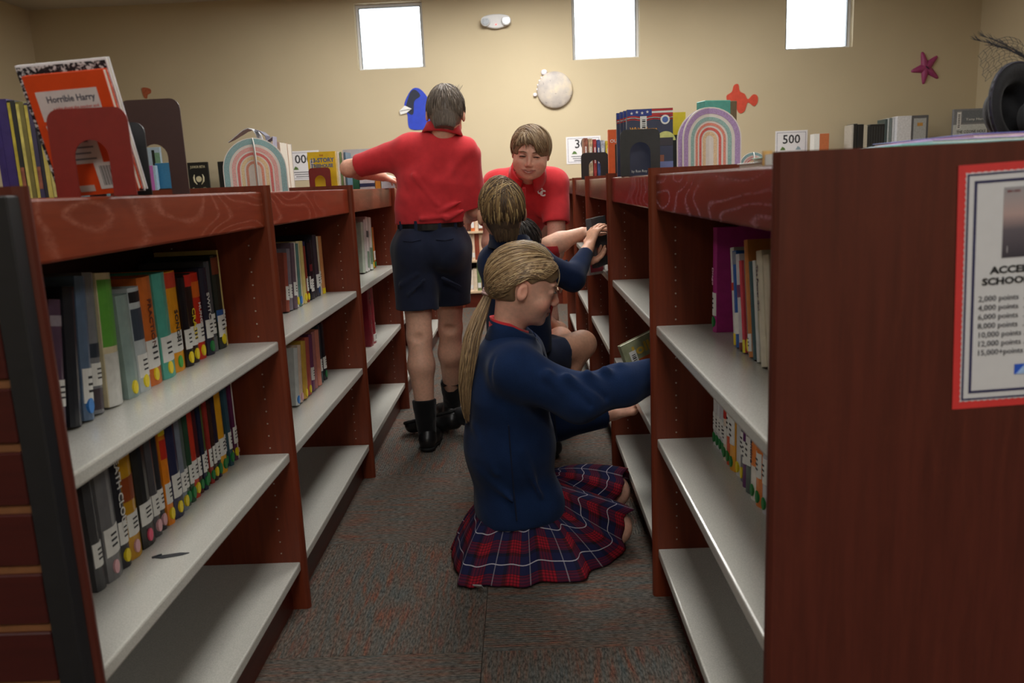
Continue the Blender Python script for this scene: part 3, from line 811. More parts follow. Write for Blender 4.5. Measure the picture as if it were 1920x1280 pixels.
# curled paper and thin books behind the left rainbow
cp = thing('curled_paper', 'curled grey and navy paper sticking up behind the left rainbow', 'paper', (at(487, 300, 2.95).x, 2.95, TOP))
def ribbon(pts, wd, th, name, mat, parent):
    m = MB(); n = len(pts); v = []; f = []
    for (x_, z_), ww in zip(pts, wd):
        v += [(x_, -ww/2, z_), (x_, ww/2, z_), (x_, ww/2, z_-th), (x_, -ww/2, z_-th)]
    for k in range(n-1):
        for a in range(4): f.append((4*k+a, 4*k+(a+1) % 4, 4*k+4+(a+1) % 4, 4*k+4+a))
    f += [(3, 2, 1, 0), tuple(4*(n-1)+a for a in range(4))]
    return m.add(v, f).build(name, mat, parent, smooth=False)
ribbon([(-.105, .185), (-.085, .195), (-.06, .21), (-.04, .222), (-.02, .228), (-.005, .222), (.006, .205), (.012, .18), (.014, .14), (.014, .006)], [.01, .03, .05, .06, .07, .07, .07, .07, .07, .07], .003, 'pale_sheet', plain(rgb(206, 206, 210), .6), cp)
ribbon([(.0, .222), (.02, .215), (.036, .2), (.04, .17), (.034, .006)], [.05, .06, .06, .05, .05], .003, 'navy_sheet', plain(rgb(54, 50, 84), .5, var=.4, scale=150), cp)
ribbon([(.03, .18), (.046, .187), (.062, .196), (.06, .17), (.055, .006)], [.05, .05, .05, .05, .05], .003, 'lilac_sheet', plain(rgb(176, 176, 196), .6), cp)
upright_book('thin peach book behind the left rainbow', 519, 3.0, .05, .18, .1, rgb(226, 196, 176))
upright_book('thin white book standing at the edge of the left rainbow', 534, 3.1, .024, .182, .1, rgb(206, 204, 204))
# yellow storey book and its neighbours
yb = upright_book('yellow storybook with blue title behind a small red bookend', 607, 3.56, .122, .166, .02, rgb(236, 200, 36), group='books by the red bookend')
text('13-STORY', .025, plain(rgb(70, 100, 150), .5), yb, front(-.05, .122), bold=.03, width=.1)
text('TREEHOUSE', .02, plain(rgb(70, 100, 150), .5), yb, front(-.046, .1), bold=.03, width=.094)
text('THE', .01, plain(rgb(196, 120, 40), .5), yb, front(-.01, .147), bold=.03)
barcode(yb, -.052, .088, .014, .045)
bookend('small dark red metal bookend in front of the yellow storybook', 601, 3.52, .094, .098, M_ENDRED, .046, .066)
for k, c_ in enumerate([rgb(226, 226, 220), rgb(120, 150, 96), rgb(214, 210, 200), rgb(90, 120, 140)]):
    p = at(637+k*4, 345, 3.58)
    t = thing('thin_book', 'thin %s book just right of the yellow storybook, %s of four' % (['white', 'green', 'cream', 'blue grey'][k], ORD[k]), 'book', (p.x, 3.58, TOP), 'books by the red bookend')
    box('cover', plain(c_, .4), 0, .0075, 0, .11, 0, .164-.001*k, t); box('pages', M_PAPER, .001, .0065, .109, .1105, .002, .16, t)
t = upright_book('pale grey picture book standing under the raised arm', 686, 3.95, .2, .19, .03, rgb(198, 202, 206))
for k, (c_, a, b_, hh, nm) in enumerate([(rgb(196, 50, 44), 652, 660, .05, 'red'), (rgb(40, 100, 70), 661, 673, .062, 'green'), (rgb(222, 222, 224), 674, 702, .052, 'white and navy'), (rgb(46, 96, 62), 690, 703, .05, 'dark green'), (rgb(222, 150, 50), 703, 713, .04, 'amber'), (rgb(196, 206, 214), 714, 742, .05, 'pale blue')]):
    Y = 3.72 if nm != 'dark green' else 3.78
    x0, x1 = at(a, 335, Y).x, at(b_, 335, Y).x
    t = thing('paperback', '%s small book lying on the bookcase top below the raised forearm' % nm, 'book', (x0, Y, TOP), 'small books below the raised forearm')
    box('cover', plain(c_, .4), 0, x1-x0, 0, .12, 0, hh, t); box('pages', M_PAPER, .002, x1-x0-.002, .12, .1205, .002, hh-.002, t)
    if 'navy' in nm: box('stripe', plain(rgb(50, 56, 96), .4), 0, x1-x0, -.0008, 0, hh*.2, hh*.5, t)

# plaques, boxes and small books on the back-wall bookcases
BT = 1.0624
def plaque(px0, px1, ytop, Y, label):
    a, b = at(px0, ytop, Y), at(px1, ytop, Y)
    t = thing('plaque', label, 'plaque', ((a.x+b.x)/2, Y, BT), 'black award plaques on the back bookcase'); w = b.x-a.x; h = a.z-BT
    box('board', plain(rgb(20, 21, 23), .35, var=.05), -w/2, w/2, 0, .02, 0, h, t, .003)
    return t, w, h
M_GOLD = plain(rgb(206, 196, 160), .5)
t, w, h = plaque(350, 389, 305, 7.3, 'black award plaque with gold crest beside the brown bookend')
text('JUNIOR BETA', .03, M_GOLD, t, front(0, h-.05), align='CENTER', bold=.01, width=w*.72)
text('Connect Up', .042, M_GOLD, t, front(0, .085), align='CENTER', bold=.02, width=w*.72)
text('Engineering', .042, M_GOLD, t, front(0, .04), align='CENTER', bold=.02, width=w*.7)
m = MB()
for s in (-1, 1):
    m.tube([(s*.02, -.001, h*.42), (s*.04, -.001, h*.5), (s*.044, -.001, h*.6), (s*.036, -.001, h*.68)], [.003, .008, .008, .003], 6)
m.tube([(0, -.002, h*.56), (0, .001, h*.56)], .026, 14)
m.build('crest', M_GOLD, t)
t, w, h = plaque(407, 450, 303, 7.3, 'black award plaque half hidden behind the left rainbow')
text('Service', .045, M_GOLD, t, front(-w*.2, .11), bold=.02); text('Drama', .045, M_GOLD, t, front(-w*.2, .06), bold=.02)
def wall_pt(x, y): return at(x, y, WALL_Y-.004)
def small_block(name, label, cat, px0, px1, ytop, Y, col, depth=.16, group=None, z=BT, gloss=.4):
    a, b = at(px0, ytop, Y), at(px1, ytop, Y)
    t = thing(name, label, cat, (a.x, Y, z), group); w = b.x-a.x; h = a.z-z
    box('cover', plain(col, gloss, var=.08), 0, w, 0, depth, 0, h, t, .002)
    box('pages', M_PAPER, .004, w-.004, .006, depth-.006, h, h+.0012, t)
    return t, w, h
G = 'small things seen through the brown bookend'
t, w, h = small_block('book', 'pale blue picture book with dark tower seen through the brown bookend', 'book', 267, 299, 277, 7.36, rgb(176, 198, 214), .03, G)
box('picture', plain(rgb(30, 34, 32), .5), w*.5, w*.66, -.001, 0, h*.1, h*.95, t); box('picture_leaf', plain(rgb(120, 160, 130), .5), w*.62, w*.96, -.001, 0, h*.7, h*.9, t)
t, w, h = small_block('book', 'pink book in the arch of the brown bookend', 'book', 270, 286, 311, 7.22, rgb(196, 110, 190), .05, G)
box('picture', plain(rgb(236, 226, 220), .5, var=.3), w*.1, w*.5, -.001, 0, h*.1, h*.7, t)
box('spine_edge', plain(rgb(170, 200, 220), .5), w, w+.02, 0, .05, 0, h, t)
t, w, h = small_block('book', 'blue book in the arch of the brown bookend', 'book', 290, 324, 306, 7.30, rgb(60, 128, 170), .05, G)
bk = bookend('tiny dark bookend against the blue book in the brown bookend arch', 310, 7.24, .135, .118, M_ENDBRN, .06, .06); bk.location.z = BT
def upblock(px0, px1, ytop, Y, col, label, group=None): return small_block('book', label, 'book', px0, px1, ytop, Y, col, .16, group)
G = 'books standing on the back bookcase at the right'
for k, (a, b, yt, c_, nm) in enumerate([(1597, 1601, 234, rgb(196, 190, 180), 'thin cream'), (1601, 1608, 232, rgb(36, 36, 36), 'black'), (1609, 1620, 233, rgb(30, 30, 32), 'thick black'), (1620, 1627, 235, rgb(196, 188, 168), 'pale tan'), (1627, 1632, 236, rgb(44, 46, 46), 'charcoal'), (1632, 1659, 233, rgb(34, 34, 36), 'wide black ribbed'), (1660, 1664, 223, rgb(70, 84, 84), 'thin dark green'), (1665, 1668, 222, rgb(190, 196, 196), 'thin grey'), (1669, 1673, 221, rgb(120, 130, 130), 'thin slate'), (1674, 1678, 220, rgb(206, 206, 206), 'thin white')]):
    t, w, h = upblock(a, b, yt, 7.24, c_, '%s book on the back bookcase, %s left of the white binder' % (nm, ORD[k]), G)
    if 'ribbed' in nm:
        for q in range(5): box('rib', plain(rgb(60, 60, 62), .5), w*(.1+.18*q), w*(.16+.18*q), -.001, 0, h*.05, h*.95, t)
bx = thing('binder', 'white binder with grey framed side on the back bookcase', 'binder', (at(1680, 250, 7.2).x+.006, 7.2, BT))
wA = at(1706, 250, 7.2).x-at(1679, 250, 7.2).x; wB = at(1738, 250, 7.2).x-at(1706, 250, 7.2).x; hB = at(1700, 217, 7.2).z-BT
box('spine', plain(rgb(222, 222, 226), .5), 0, wA, 0, .1, 0, hB, bx, .002)
box('side_frame', plain(rgb(96, 96, 100), .4), wA, wA+wB, .004, .1, 0, hB, bx, .002)
box('side_panel', plain(rgb(170, 172, 172), .4), wA+.02, wA+wB-.02, .001, .004, .03, hB-.025, bx)
box('logo_strip', plain(rgb(190, 140, 70), .5), wA+.05, wA+wB-.05, 0, .001, hB*.8, hB*.86, bx)
# grey book with lettering by the right corner
oz0, oz1 = at(1789, 205, 7.22), at(1853, 203, 7.22)
oz = thing('grey_book', 'large grey book with white title strip beside the black hats', 'book', (oz0.x, 7.22, BT), None)
w = oz1.x-oz0.x; h = oz0.z-BT
box('cover', plain(rgb(128, 130, 136), .4, var=.1), 0, w, 0, .03, 0, h, oz, .002)
box('title_strip', plain(rgb(196, 200, 200), .5), -.001, w, -.0012, 0, h*.54, h*.73, oz)
box('upper_block', plain(rgb(110, 116, 124), .5), w*.25, w, -.001, 0, h*.76, h*.97, oz)
text('THE OZONE HOLE', .036, M_INK, oz, frame((w*.1, -.002, h*.58), (1, 0, 0), (0, 0, 1)), width=w*.86, bold=.0)
text('Tony Hare', .026, M_WHITE, oz, frame((w*.36, -.002, h*.8), (1, 0, 0), (0, 0, 1)), width=w*.55)
b = box('barcode_label', plain(rgb(220, 220, 220), .5), w*.1, w*.22, -.0016, 0, h*.66, h*.95, oz)
m = MB()
for k in range(8): m.box(w*.13, w*.19, -.0022, -.0016, h*(.68+.03*k), h*(.694+.03*k))
m.build('bars', M_INK, b)
# orange and white small thing left of the white paper
t, w, h = small_block('book', 'small orange and white book beside the 500 sign', 'book', 1527, 1555, 251, 7.25, rgb(196, 112, 70), .1)
box('white_end', M_WHITE, -.001, w*.35, -.002, .1, 0, h, t)

# --- right run
G2 = 'books standing by the black bookends on the right bookcase'
bookend('black metal bookend with comics behind it on the right bookcase', 1116, 4.05, .134, .128, M_ENDBLK, .058, .092)
for k, (a, b_, yt, c_, nm) in enumerate([(1095, 1103, 259, rgb(150, 96, 76), 'brown patterned'), (1104, 1112, 260, rgb(196, 176, 140), 'tan patterned'), (1113, 1119, 261, rgb(170, 60, 60), 'red patterned'), (1120, 1126, 262, rgb(70, 90, 140), 'blue patterned'), (1127, 1135, 263, rgb(170, 180, 190), 'pale blue patterned'), (1136, 1146, 264, rgb(206, 186, 60), 'yellow patterned')]):
    Y = 4.1; x0, x1 = at(a, 300, Y).x, at(b_, 300, Y).x; hh = at(a, yt, Y).z-TOP
    t = thing('comic_book', '%s comic spine behind the black bookend, %s from the left' % (nm, ORD[k]), 'book', (x0, Y, TOP), G2)
    box('cover', plain(c_, .4, var=.45, scale=70), 0, x1-x0-.001, 0, .12, 0, hh, t); box('pages', M_PAPER, .002, x1-x0-.003, .12, .1206, .002, hh-.003, t)
    box('spine_title', plain(rgb(220, 220, 216), .5, var=.3, scale=120), (x1-x0)*.3, (x1-x0)*.7, -.001, 0, hh*.4, hh*.8, t)
ot = upright_book('orange book standing left of the flag-topped books', 1153, 3.6, .05, .205, .03, rgb(222, 98, 44), group=G2)
text('OUR', .02, M_WHITE, ot, front(-.018, .15), bold=.02)
bookend('black metal bookend edge beside the orange book', 1161, 3.5, .03, .14, M_ENDBLK, .02, .08, solid=True)
def flag_cover(t, w, h, title):
    patch(t, 'flag_canton', rgb(44, 62, 140), -w/2, w*.04, h*.9, h*.995)
    for k in range(3): patch(t, 'flag_stripe', rgb(190, 50, 52) if k % 2 == 0 else Wt, w*.04, w/2, h*(.965-.032*k), h*(.995-.032*k))
    st = MB()
    pts = []
    # wavy red and white edge below the canton
    for col, z0 in ((rgb(190, 50, 52), .865), (Wt, .845), (rgb(190, 50, 52), .83)):
        mm = MB(); n = 12; v = []; f = []
        for k in range(n+1):
            x_ = -w/2+w*k/n; zz = h*(z0+.012*math.sin(k*1.1))
            v += [(x_, -.0007, zz), (x_, -.0007, zz+h*.026), (x_, -.0001, zz), (x_, -.0001, zz+h*.026)]
        for k in range(n):
            b0 = 4*k; f += [(b0, b0+4, b0+5, b0+1), (b0+2, b0+3, b0+7, b0+6), (b0, b0+2, b0+6, b0+4), (b0+1, b0+5, b0+7, b0+3)]
        mm.add(v, f+[(0, 1, 3, 2), (4*n, 4*n+2, 4*n+3, 4*n+1)]).build('flag_wave', plain(col, .45), t)
    sm = MB()
    for k in range(4):
        cx, cz = -w*.4+k*w*.115, h*(.94+.015*(k % 2))
        sm.prism([(cx+(.0052 if q % 2 == 0 else .0022)*math.sin(q*math.pi/5), cz+(.0052 if q % 2 == 0 else .0022)*math.cos(q*math.pi/5)) for q in range(10)], 1, -.001, -.0006)
    sm.build('stars', M_WHITE, t)
    if title:
        text('White House', .02, plain(rgb(226, 160, 60), .5), t, front(-w*.44, h*.66), bold=.03, width=w*.6)
        mm = MB(); mm.tube([(w*.33, -.0012, h*.83), (w*.33, -.0002, h*.83)], .014, 16); sd = mm.build('seal', M_WHITE, t)
        MB().tube([(w*.33, -.0016, h*.83), (w*.33, -.0011, h*.83)], .009, 14).build('seal_centre', plain(rgb(80, 110, 180), .5), sd)
        mm = MB(); mm.prism(arc(w*.34, h*.5, w*.22, .1, math.pi-.1, 14), 1, -.0009, -.0002); mm.build('moon_panel', plain(rgb(214, 214, 130), .5), t)
        patch(t, 'roof_panel', rgb(60, 56, 64), w*.1, w/2, h*.44, h*.56, .001)
        patch(t, 'picture_panel', rgb(120, 130, 180), w*.12, w/2, 0.0, h*.2, .001); patch(t, 'picture_panel', rgb(150, 92, 70), w*.14, w*.3, h*.2, h*.3, .001)
        text('by Ron Roy', .011, M_WHITE, t, front(-w*.42, h*.05), width=w*.34)
for k, (px, Y, dz) in enumerate([(1199, 2.62, 0), (1206, 2.585, 0), (1213, 2.55, 0), (1220, 2.515, 0)]):
    t = upright_book('%s flag-topped mystery paperback on the right bookcase, %s' % ('dark blue', ['rearmost of four', 'third of four from the front', 'second of four from the front', 'front one with the seal']
[k]), px, Y, .138, .196, .016, rgb(58, 64, 88), group=G2)
    flag_cover(t, .138, .196, k == 3)
    if k >= 2: barcode(t, -.03 if k == 3 else -.062, .1, .02, .075)
bookend('large dark grey metal bookend in front of the flag-topped paperbacks', 1201, 2.46, .118, .135, plain(rgb(44, 46, 46), .4), .062, .098)
upright_book('yellow book right of the flag-topped paperbacks', 1271, 2.62, .05, .19, .03, rgb(232, 202, 40), group=G2)
bookend('black metal bookend edge left of the lilac rainbow', 1268, 2.58, .04, .12, M_ENDBLK, .03, .05, solid=True)
tb = thing('teal_box', 'teal and brown box rising behind the lilac rainbow', 'box', (at(1322, 300, 2.42).x, 2.42, TOP), rot=(0, 0, math.radians(18)))
box('front', plain(rgb(96, 178, 164), .5), 0, .085, 0, .05, 0, .205, tb, .002); box('side', plain(rgb(120, 104, 80), .5), .085, .106, 0, .05, 0, .203, tb, .002)

# papers lying on the near right top
M_SHEETS = [(rgb(120, 190, 170), 'teal leaf-patterned'), (rgb(222, 226, 222), 'white'), (rgb(206, 160, 214), 'pink and lilac'), (rgb(96, 108, 170), 'blue'), (rgb(160, 214, 220), 'pale aqua')]
zt = 1.0866
for k, (x0, x1, y0, y1, rz, mi, nm) in enumerate([(.36, .60, 1.04, 1.34, 4, 1, 'white'), (.35, .53, 1.03, 1.27, -3, 0, 'teal leaf-patterned'), (.47, .66, 1.06, 1.3, 6, 4, 'pale aqua'), (.55, .73, 1.08, 1.34, -5, 2, 'pink and lilac'), (.60, .78, 1.12, 1.4, 3, 3, 'blue')]):
    cx, cy = (x0+x1)/2, (y0+y1)/2
    t = thing('paper_folder', '%s folder in the loose pile on the near right bookcase' % nm, 'paper', (cx, cy, zt), 'loose papers on the near right bookcase', rot=(0, 0, math.radians(rz)))
    hx, hy = (x1-x0)/2, (y1-y0)/2
    th = (.007, .006, .005, .005, .006)[k]
    box('page_edges', M_PAPER, -hx+.003, hx-.003, -hy+.003, hy-.003, 0, th-.0014, t)
    box('sheet', plain(M_SHEETS[mi][0], .5, var=.35 if mi in (0, 2) else .1, scale=30), -hx, hx, -hy, hy, th-.0014, th, t, .0004)
    zt += th+.0003
t = thing('small_basket', 'small white organiser corner at the left end of the near right top', 'organiser', (.335, 1.06, 1.0866))
box('wall', M_WHITE, -.012, .004, 0, .03, 0, .014, t); box('wire', plain(rgb(190, 150, 90), .4), -.014, -.002, .032, .036, 0, .019, t); box('divider', plain(rgb(120, 90, 140), .5), .006, .012, .004, .03, 0, .013, t)

# black hats lying on edge
def hat(label, c, r, tilt, yaw, depth, mat):
    t = thing('black_hat', label, 'hat', c, 'black hats on the right bookcase', rot=(tilt, 0, yaw))
    prof = [(r, 0), (r*.99, .006), (r*.9, .004), (r*.66, -.004), (r*.6, -.012), (r*.56, -depth), (r*.48, -depth-.012), (0, -depth-.016), (0, -depth-.01), (r*.44, -depth-.006), (r*.52, -depth+.004), (r*.56, -.004), (r*.64, .004), (r*.9, .012)]
    n = 32; v = []; f = []
    for k in range(n):
        a = 2*math.pi*k/n
        for (q, y_) in prof: v.append((q*math.cos(a), -y_, q*math.sin(a)))
    m_ = len(prof)
    for k in range(n):
        for j in range(m_): f.append((k*m_+j, k*m_+(j+1) % m_, ((k+1) % n)*m_+(j+1) % m_, ((k+1) % n)*m_+j))
    MB().add(v, f).build('brim_and_crown', mat, t, smooth=True)
    m2 = MB()
    m2.tube([(r*.97*math.cos(2*math.pi*k/40), -.004, r*.97*math.sin(2*math.pi*k/40)) for k in range(41)], .0022, 6, False)
    m2.build('edge_wire', plain(rgb(40, 38, 60), .4), t)
    return t
M_STRAW = fabric('black_straw', rgb(46, 46, 48), 260, .6, .7, .1)
hc = at(1913, 186, 1.5)
hat('large round black straw hat standing on edge at the right frame edge', (hc.x, 1.5, TOP+.084), .083, math.radians(-8), math.radians(24), .03, M_STRAW)
h2 = hat('smaller black straw hat nested in front of the large hat', (hc.x+.022, 1.455, TOP+.066), .064, math.radians(-10), math.radians(26), .022, fabric('black_straw_sheen', rgb(62, 64, 66), 200, .6, .55, .1))
# feather spray on the large hat
fs = thing('feather_spray', 'dark feather spray and netting on top of the large black hat', 'hat trim', (hc.x, 1.52, TOP+.16))
m = MB(); rf = random.Random(3)
tips = [at(1824, 74, 1.52), at(1836, 66, 1.52), at(1850, 84, 1.52)]
for tp in tips:
    d = Vector(tp)-Vector((hc.x, 1.52, TOP+.16)); pts = [Vector((.03, 0, .004))+(d-Vector((.03, 0, .004)))*(k/7)+Vector((0, 0, .006*math.sin(k/7*math.pi))) for k in range(8)]
    m.tube(pts, [.0016-.00018*k for k in range(8)], 5)
    for k in range(60):
        u = rf.uniform(.05, .97); i0 = min(6, int(u*7)); p0 = pts[i0]+(pts[i0+1]-pts[i0])*(u*7-i0)
        e = p0+d.normalized()*rf.uniform(.006, .016)+Vector((rf.uniform(-.004, .004), rf.uniform(-.004, .004), rf.uniform(-.006, .006)))
        m.tube([p0, e], [.0005, .0002], 3)
m.build('feathers', plain(rgb(48, 48, 54), .6), fs)
m = MB()
for k in range(9):
    pts = [Vector((-.062+.008*k+.004*math.sin(q*1.7+k), -.004*k/9, -.02-.028+.052*math.sin(q/9*math.pi)+.0008*k)) for q in range(10)]
    pts = [Vector((-.06+.014*q*.6+.003*math.sin(q*2.2+k*2), .003*k-.012, -.026+.006*k+.03*math.sin(q/9*math.pi*.8))) for q in range(10)]
    m.tube(pts, .0004, 3, False)
for k in range(9):
    pts = [Vector((-.06+.009*k+.003*math.sin(q*2.2), .003*q-.012, -.026+.006*q+.03*math.sin(k/9*math.pi*.8))) for q in range(9)]
    m.tube(pts, .0004, 3, False)
m.build('netting', plain(rgb(50, 48, 50), .6), fs)

# poster taped to the right end panel
PY = YB-.0125-.0008
p0 = Vector((.518, PY, 1.0755)); p1 = Vector((.5285, PY, .776))
po = thing('poster', 'white reading-points poster with red border taped on the near right panel', 'poster', tuple(p1), rot=(0, math.radians(-2.0), 0))
PW, PH = .245, .2995
box('red_card', plain(rgb(206, 52, 50), .6, var=.05), 0, PW, -.0006, 0, 0, PH, po)
MARG = .0085
m = MB(); n = 110
v = []
per = [(MARG+(PW-2*MARG)*k/60, .009) for k in range(60)]+[(PW-MARG, .009+(PH-.018)*k/80) for k in range(80)]+[(PW-MARG-(PW-2*MARG)*k/60, PH-.009) for k in range(60)]+[(MARG, PH-.009-(PH-.018)*k/80) for k in range(80)]
sc_ = []
for k, (a, b_) in enumerate(per):
    e = .0011 if k % 2 else 0
    cx, cz = PW/2, PH/2
    sc_.append((a+(e if a < cx else -e), b_+(e if b_ < cz else -e)))
m.prism(sc_, 1, -.0011, -.0006); wp = m.build('white_page', plain(rgb(206, 206, 208), .5, var=.02), po)
def border(o, th, mat):
    mm = MB(); a, b_, c_, d_ = MARG+o, PW-MARG-o, .009+o, PH-.009-o
    mm.box(a, b_, -.0016, -.0011, c_, c_+th); mm.box(a, b_, -.0016, -.0011, d_-th, d_); mm.box(a, a+th, -.0016, -.0011, c_+th, d_-th); mm.box(b_-th, b_, -.0016, -.0011, c_+th, d_-th)
    return mm.build('border_line', mat, po)
M_NAVYINK = plain(rgb(34, 34, 78), .5)
border(.002, .0022, M_NAVYINK); border(.0105, .0032, M_NAVYINK)
def pbox(name, col, x0, x1, z0, z1, lift=.0016, parent=None, **k): return box(name, plain(col, .5, **k), x0, x1, -lift, -lift+.0004, z0, z1, parent or po)
def grad_mat():
    m_, nt, b_ = _new('printed_cover')
    tc = N(nt, 'ShaderNodeTexCoord'); sp = N(nt, 'ShaderNodeSeparateXYZ'); nt.links.new(tc.outputs['Generated'], sp.inputs[0])
    nt.links.new(ramp(nt, sp.outputs[2], [(0, rgb(56, 52, 62)), (.4, rgb(96, 88, 96)), (.62, rgb(176, 150, 146)), (1, rgb(150, 148, 152))]), b_.inputs['Base Color'])
    b_.inputs['Roughness'].default_value = .5; return m_
pic = box('picture', grad_mat(), .054, .172, -.0016, -.0012, .186, .27, po)
hm = MB(); hp = []
for k in range(28):
    a = 2*math.pi*k/28; hp.append((.113+.0019*16*math.sin(a)**3, .234+.0019*(13*math.cos(a)-5*math.cos(2*a)-2*math.cos(3*a)-math.cos(4*a))))
hm.prism(hp, 1, -.0021, -.0016); hm.build('heart', plain(rgb(190, 26, 50), .5), pic)
text('2021-2022', .0036, plain(rgb(120, 40, 50), .5), pic, frame((.0575, -.0018, .264), (1, 0, 0), (0, 0, 1)), bold=.02)
box('figure', plain(rgb(190, 186, 190), .5), .0595, .0602, -.002, -.0016, .192, .2, pic)
ht = frame((PW/2, -.0017, .1685), (1, 0, 0), (0, 0, 1))
text('ACCELERATED', .0118, M_INK, po, frame((.041, -.0017, .168), (1, 0, 0), (0, 0, 1)), bold=.035, width=.098)
text('SCHOOLWIDE GOAL', .0118, M_INK, po, frame((.0315, -.0017, .1545), (1, 0, 0), (0, 0, 1)), bold=.035, width=.135)
M_GTXT = plain(rgb(70, 70, 76), .6)
for k, s in enumerate(['2,000 points  ..........', '4,000 points  ..........', '6,000 points  ..........', '8,000 points  ..........', '10,000 points ..........', '12,000 points ..........', '15,000+points ..........']):
    text(s, .0098, M_GTXT, po, frame((.0275, -.0017, .1345-.0112*k), (1, 0, 0), (0, 0, 1)), bold=.0)
lg = pbox('logo_square', rgb(36, 84, 190), .0745, .107, .040, .053)
MB().prism([(.0765, .0405), (.088, .0405), (.0875, .0525)], 1, -.0021, -.0016).build('logo_triangle', plain(rgb(160, 190, 230), .5), lg)

# ================================================================ THINGS ON THE BACK WALL
def flat(name, label, cat, poly_px, mat, th=.006, group=None, off=0.0):
    """a cut-out board on the wall traced by its corners"""
    Y = WALL_Y-.001-off
    P = [at(x_, y_, Y) for x_, y_ in poly_px]
    c = sum(P, Vector())/len(P)
    t = thing(name, label, cat, (c.x, Y, c.z), group)
    return t, [(p.x-c.x, p.z-c.z) for p in P]
def smooth_poly(pts, n=6):
    out = []; L = len(pts)
    for i in range(L):
        p0, p1, p2, p3 = (Vector(pts[(i+k-1) % L]) for k in range(4))
        for k in range(n):
            u = k/n
            out.append(tuple(.5*((2*p1)+(p2-p0)*u+(2*p0-5*p1+4*p2-p3)*u*u+(3*p1-p0-3*p2+p3)*u**3)))
    return out
# plain paper cut-outs
t, q = flat('paper_cutout', 'plain blue paper cut-out on the wall beside the standing boy', 'decoration', smooth_poly([(773, 167), (786, 166), (800, 180), (812, 205), (808, 238), (790, 243), (768, 240), (764, 215), (758, 200), (762, 184)]), None)
MB().prism(q, 1, -.004, 0).build('board', plain(rgb(38, 66, 190), .5, var=.1, scale=20), t)
t2, q2 = flat('x', '', '', smooth_poly([(771, 170), (780, 168), (786, 178), (776, 190), (774, 214), (766, 214), (760, 202), (764, 186)]), None)
bpy.data.objects.remove(t2); dlt = at(774, 190, WALL_Y-.001)
c0 = Vector(t.location); P = [at(x_, y_, WALL_Y-.001) for x_, y_ in smooth_poly([(771, 171), (780, 169), (788, 180), (777, 190), (775, 213), (767, 213), (761, 202), (765, 186)])]
MB().prism([(p.x-c0.x, p.z-c0.z) for p in P], 1, -.006, -.004).build('dark_patch', plain(rgb(28, 34, 54), .5), t)
t, q = flat('paper_tag', 'small white folded paper triangle on the wall left of the blue cut-out', 'paper', [(749, 208), (759, 198), (772, 204), (762, 212), (751, 215)], None, off=.008)
MB().prism(q, 1, -.004, 0).build('sheet', M_WHITE, t); MB().prism([(a*.9, b_*.9) for a, b_ in q[:3]], 1, -.012, -.004).build('fold', M_WHITE, t)
t, q = flat('paper_cutout', 'plain orange red paper cut-out on the wall above the lilac rainbow', 'decoration', smooth_poly([(1362, 180), (1372, 172), (1376, 160), (1384, 158), (1387, 171), (1396, 176), (1402, 186), (1412, 177), (1420, 180), (1420, 192), (1413, 199), (1402, 192), (1396, 208), (1386, 212), (1378, 200), (1366, 194)], 4), None)
MB().prism(q, 1, -.004, 0).build('board', plain(rgb(206, 74, 52), .5, var=.12, scale=25), t)
t, q = flat('paper_cutout', 'tiny orange paper cut-out on the wall above the brown bookend', 'decoration', smooth_poly([(266, 166), (272, 164), (282, 167), (283, 174), (277, 178), (276, 184), (271, 183), (268, 176)], 4), None)
MB().prism(q, 1, -.004, 0).build('board', plain(rgb(176, 92, 60), .5, var=.2, scale=60), t)
# star-shaped wall decoration, domed arms
sc0 = at(1735, 127, WALL_Y-.001)
st = thing('starfish_decoration', 'pink purple starfish decoration on the wall near the right corner', 'decoration', tuple(sc0))
tipsp = [(1729, 97), (1758, 105), (1759, 147), (1731, 158), (1708, 134)]
T = [at(x_, y_, WALL_Y-.001)-sc0 for x_, y_ in tipsp]
out = []
for k in range(5):
    a, b_ = T[k], T[(k+1) % 5]
    dirn = Vector((a.x, 0, a.z)); side = Vector((a.z, 0, -a.x)).normalized()
    out += [dirn*.8-side*.018, dirn*.97-side*.010, dirn*1.0, dirn*.97+side*.010, dirn*.8+side*.018]
    mid_ = (a+b_)*.5; out.append(Vector((mid_.x, 0, mid_.z))*.5)
n = len(out); v = [(0, -.03, 0)]; f = []
for sc_, y_ in ((.55, -.024), (.9, -.012), (1, 0)):
    v += [(p.x*sc_, y_, p.z*sc_) for p in out]
for k in range(n):
    f.append((0, 1+k, 1+(k+1) % n))
    for j in range(2): f.append((1+j*n+k, 1+(j+1)*n+k, 1+(j+1)*n+(k+1) % n, 1+j*n+(k+1) % n))
f.append(tuple(1+2*n+k for k in range(n)))
MB().add(v, f).build('body', plain(rgb(160, 62, 112), .5, var=.12, scale=30), st)
MB().tube([(-.012, -.032, .012), (.002, -.033, -.002), (.018, -.03, -.014)], [.003, .006, .003], 6).build('mark', plain(rgb(70, 30, 56), .5), st)
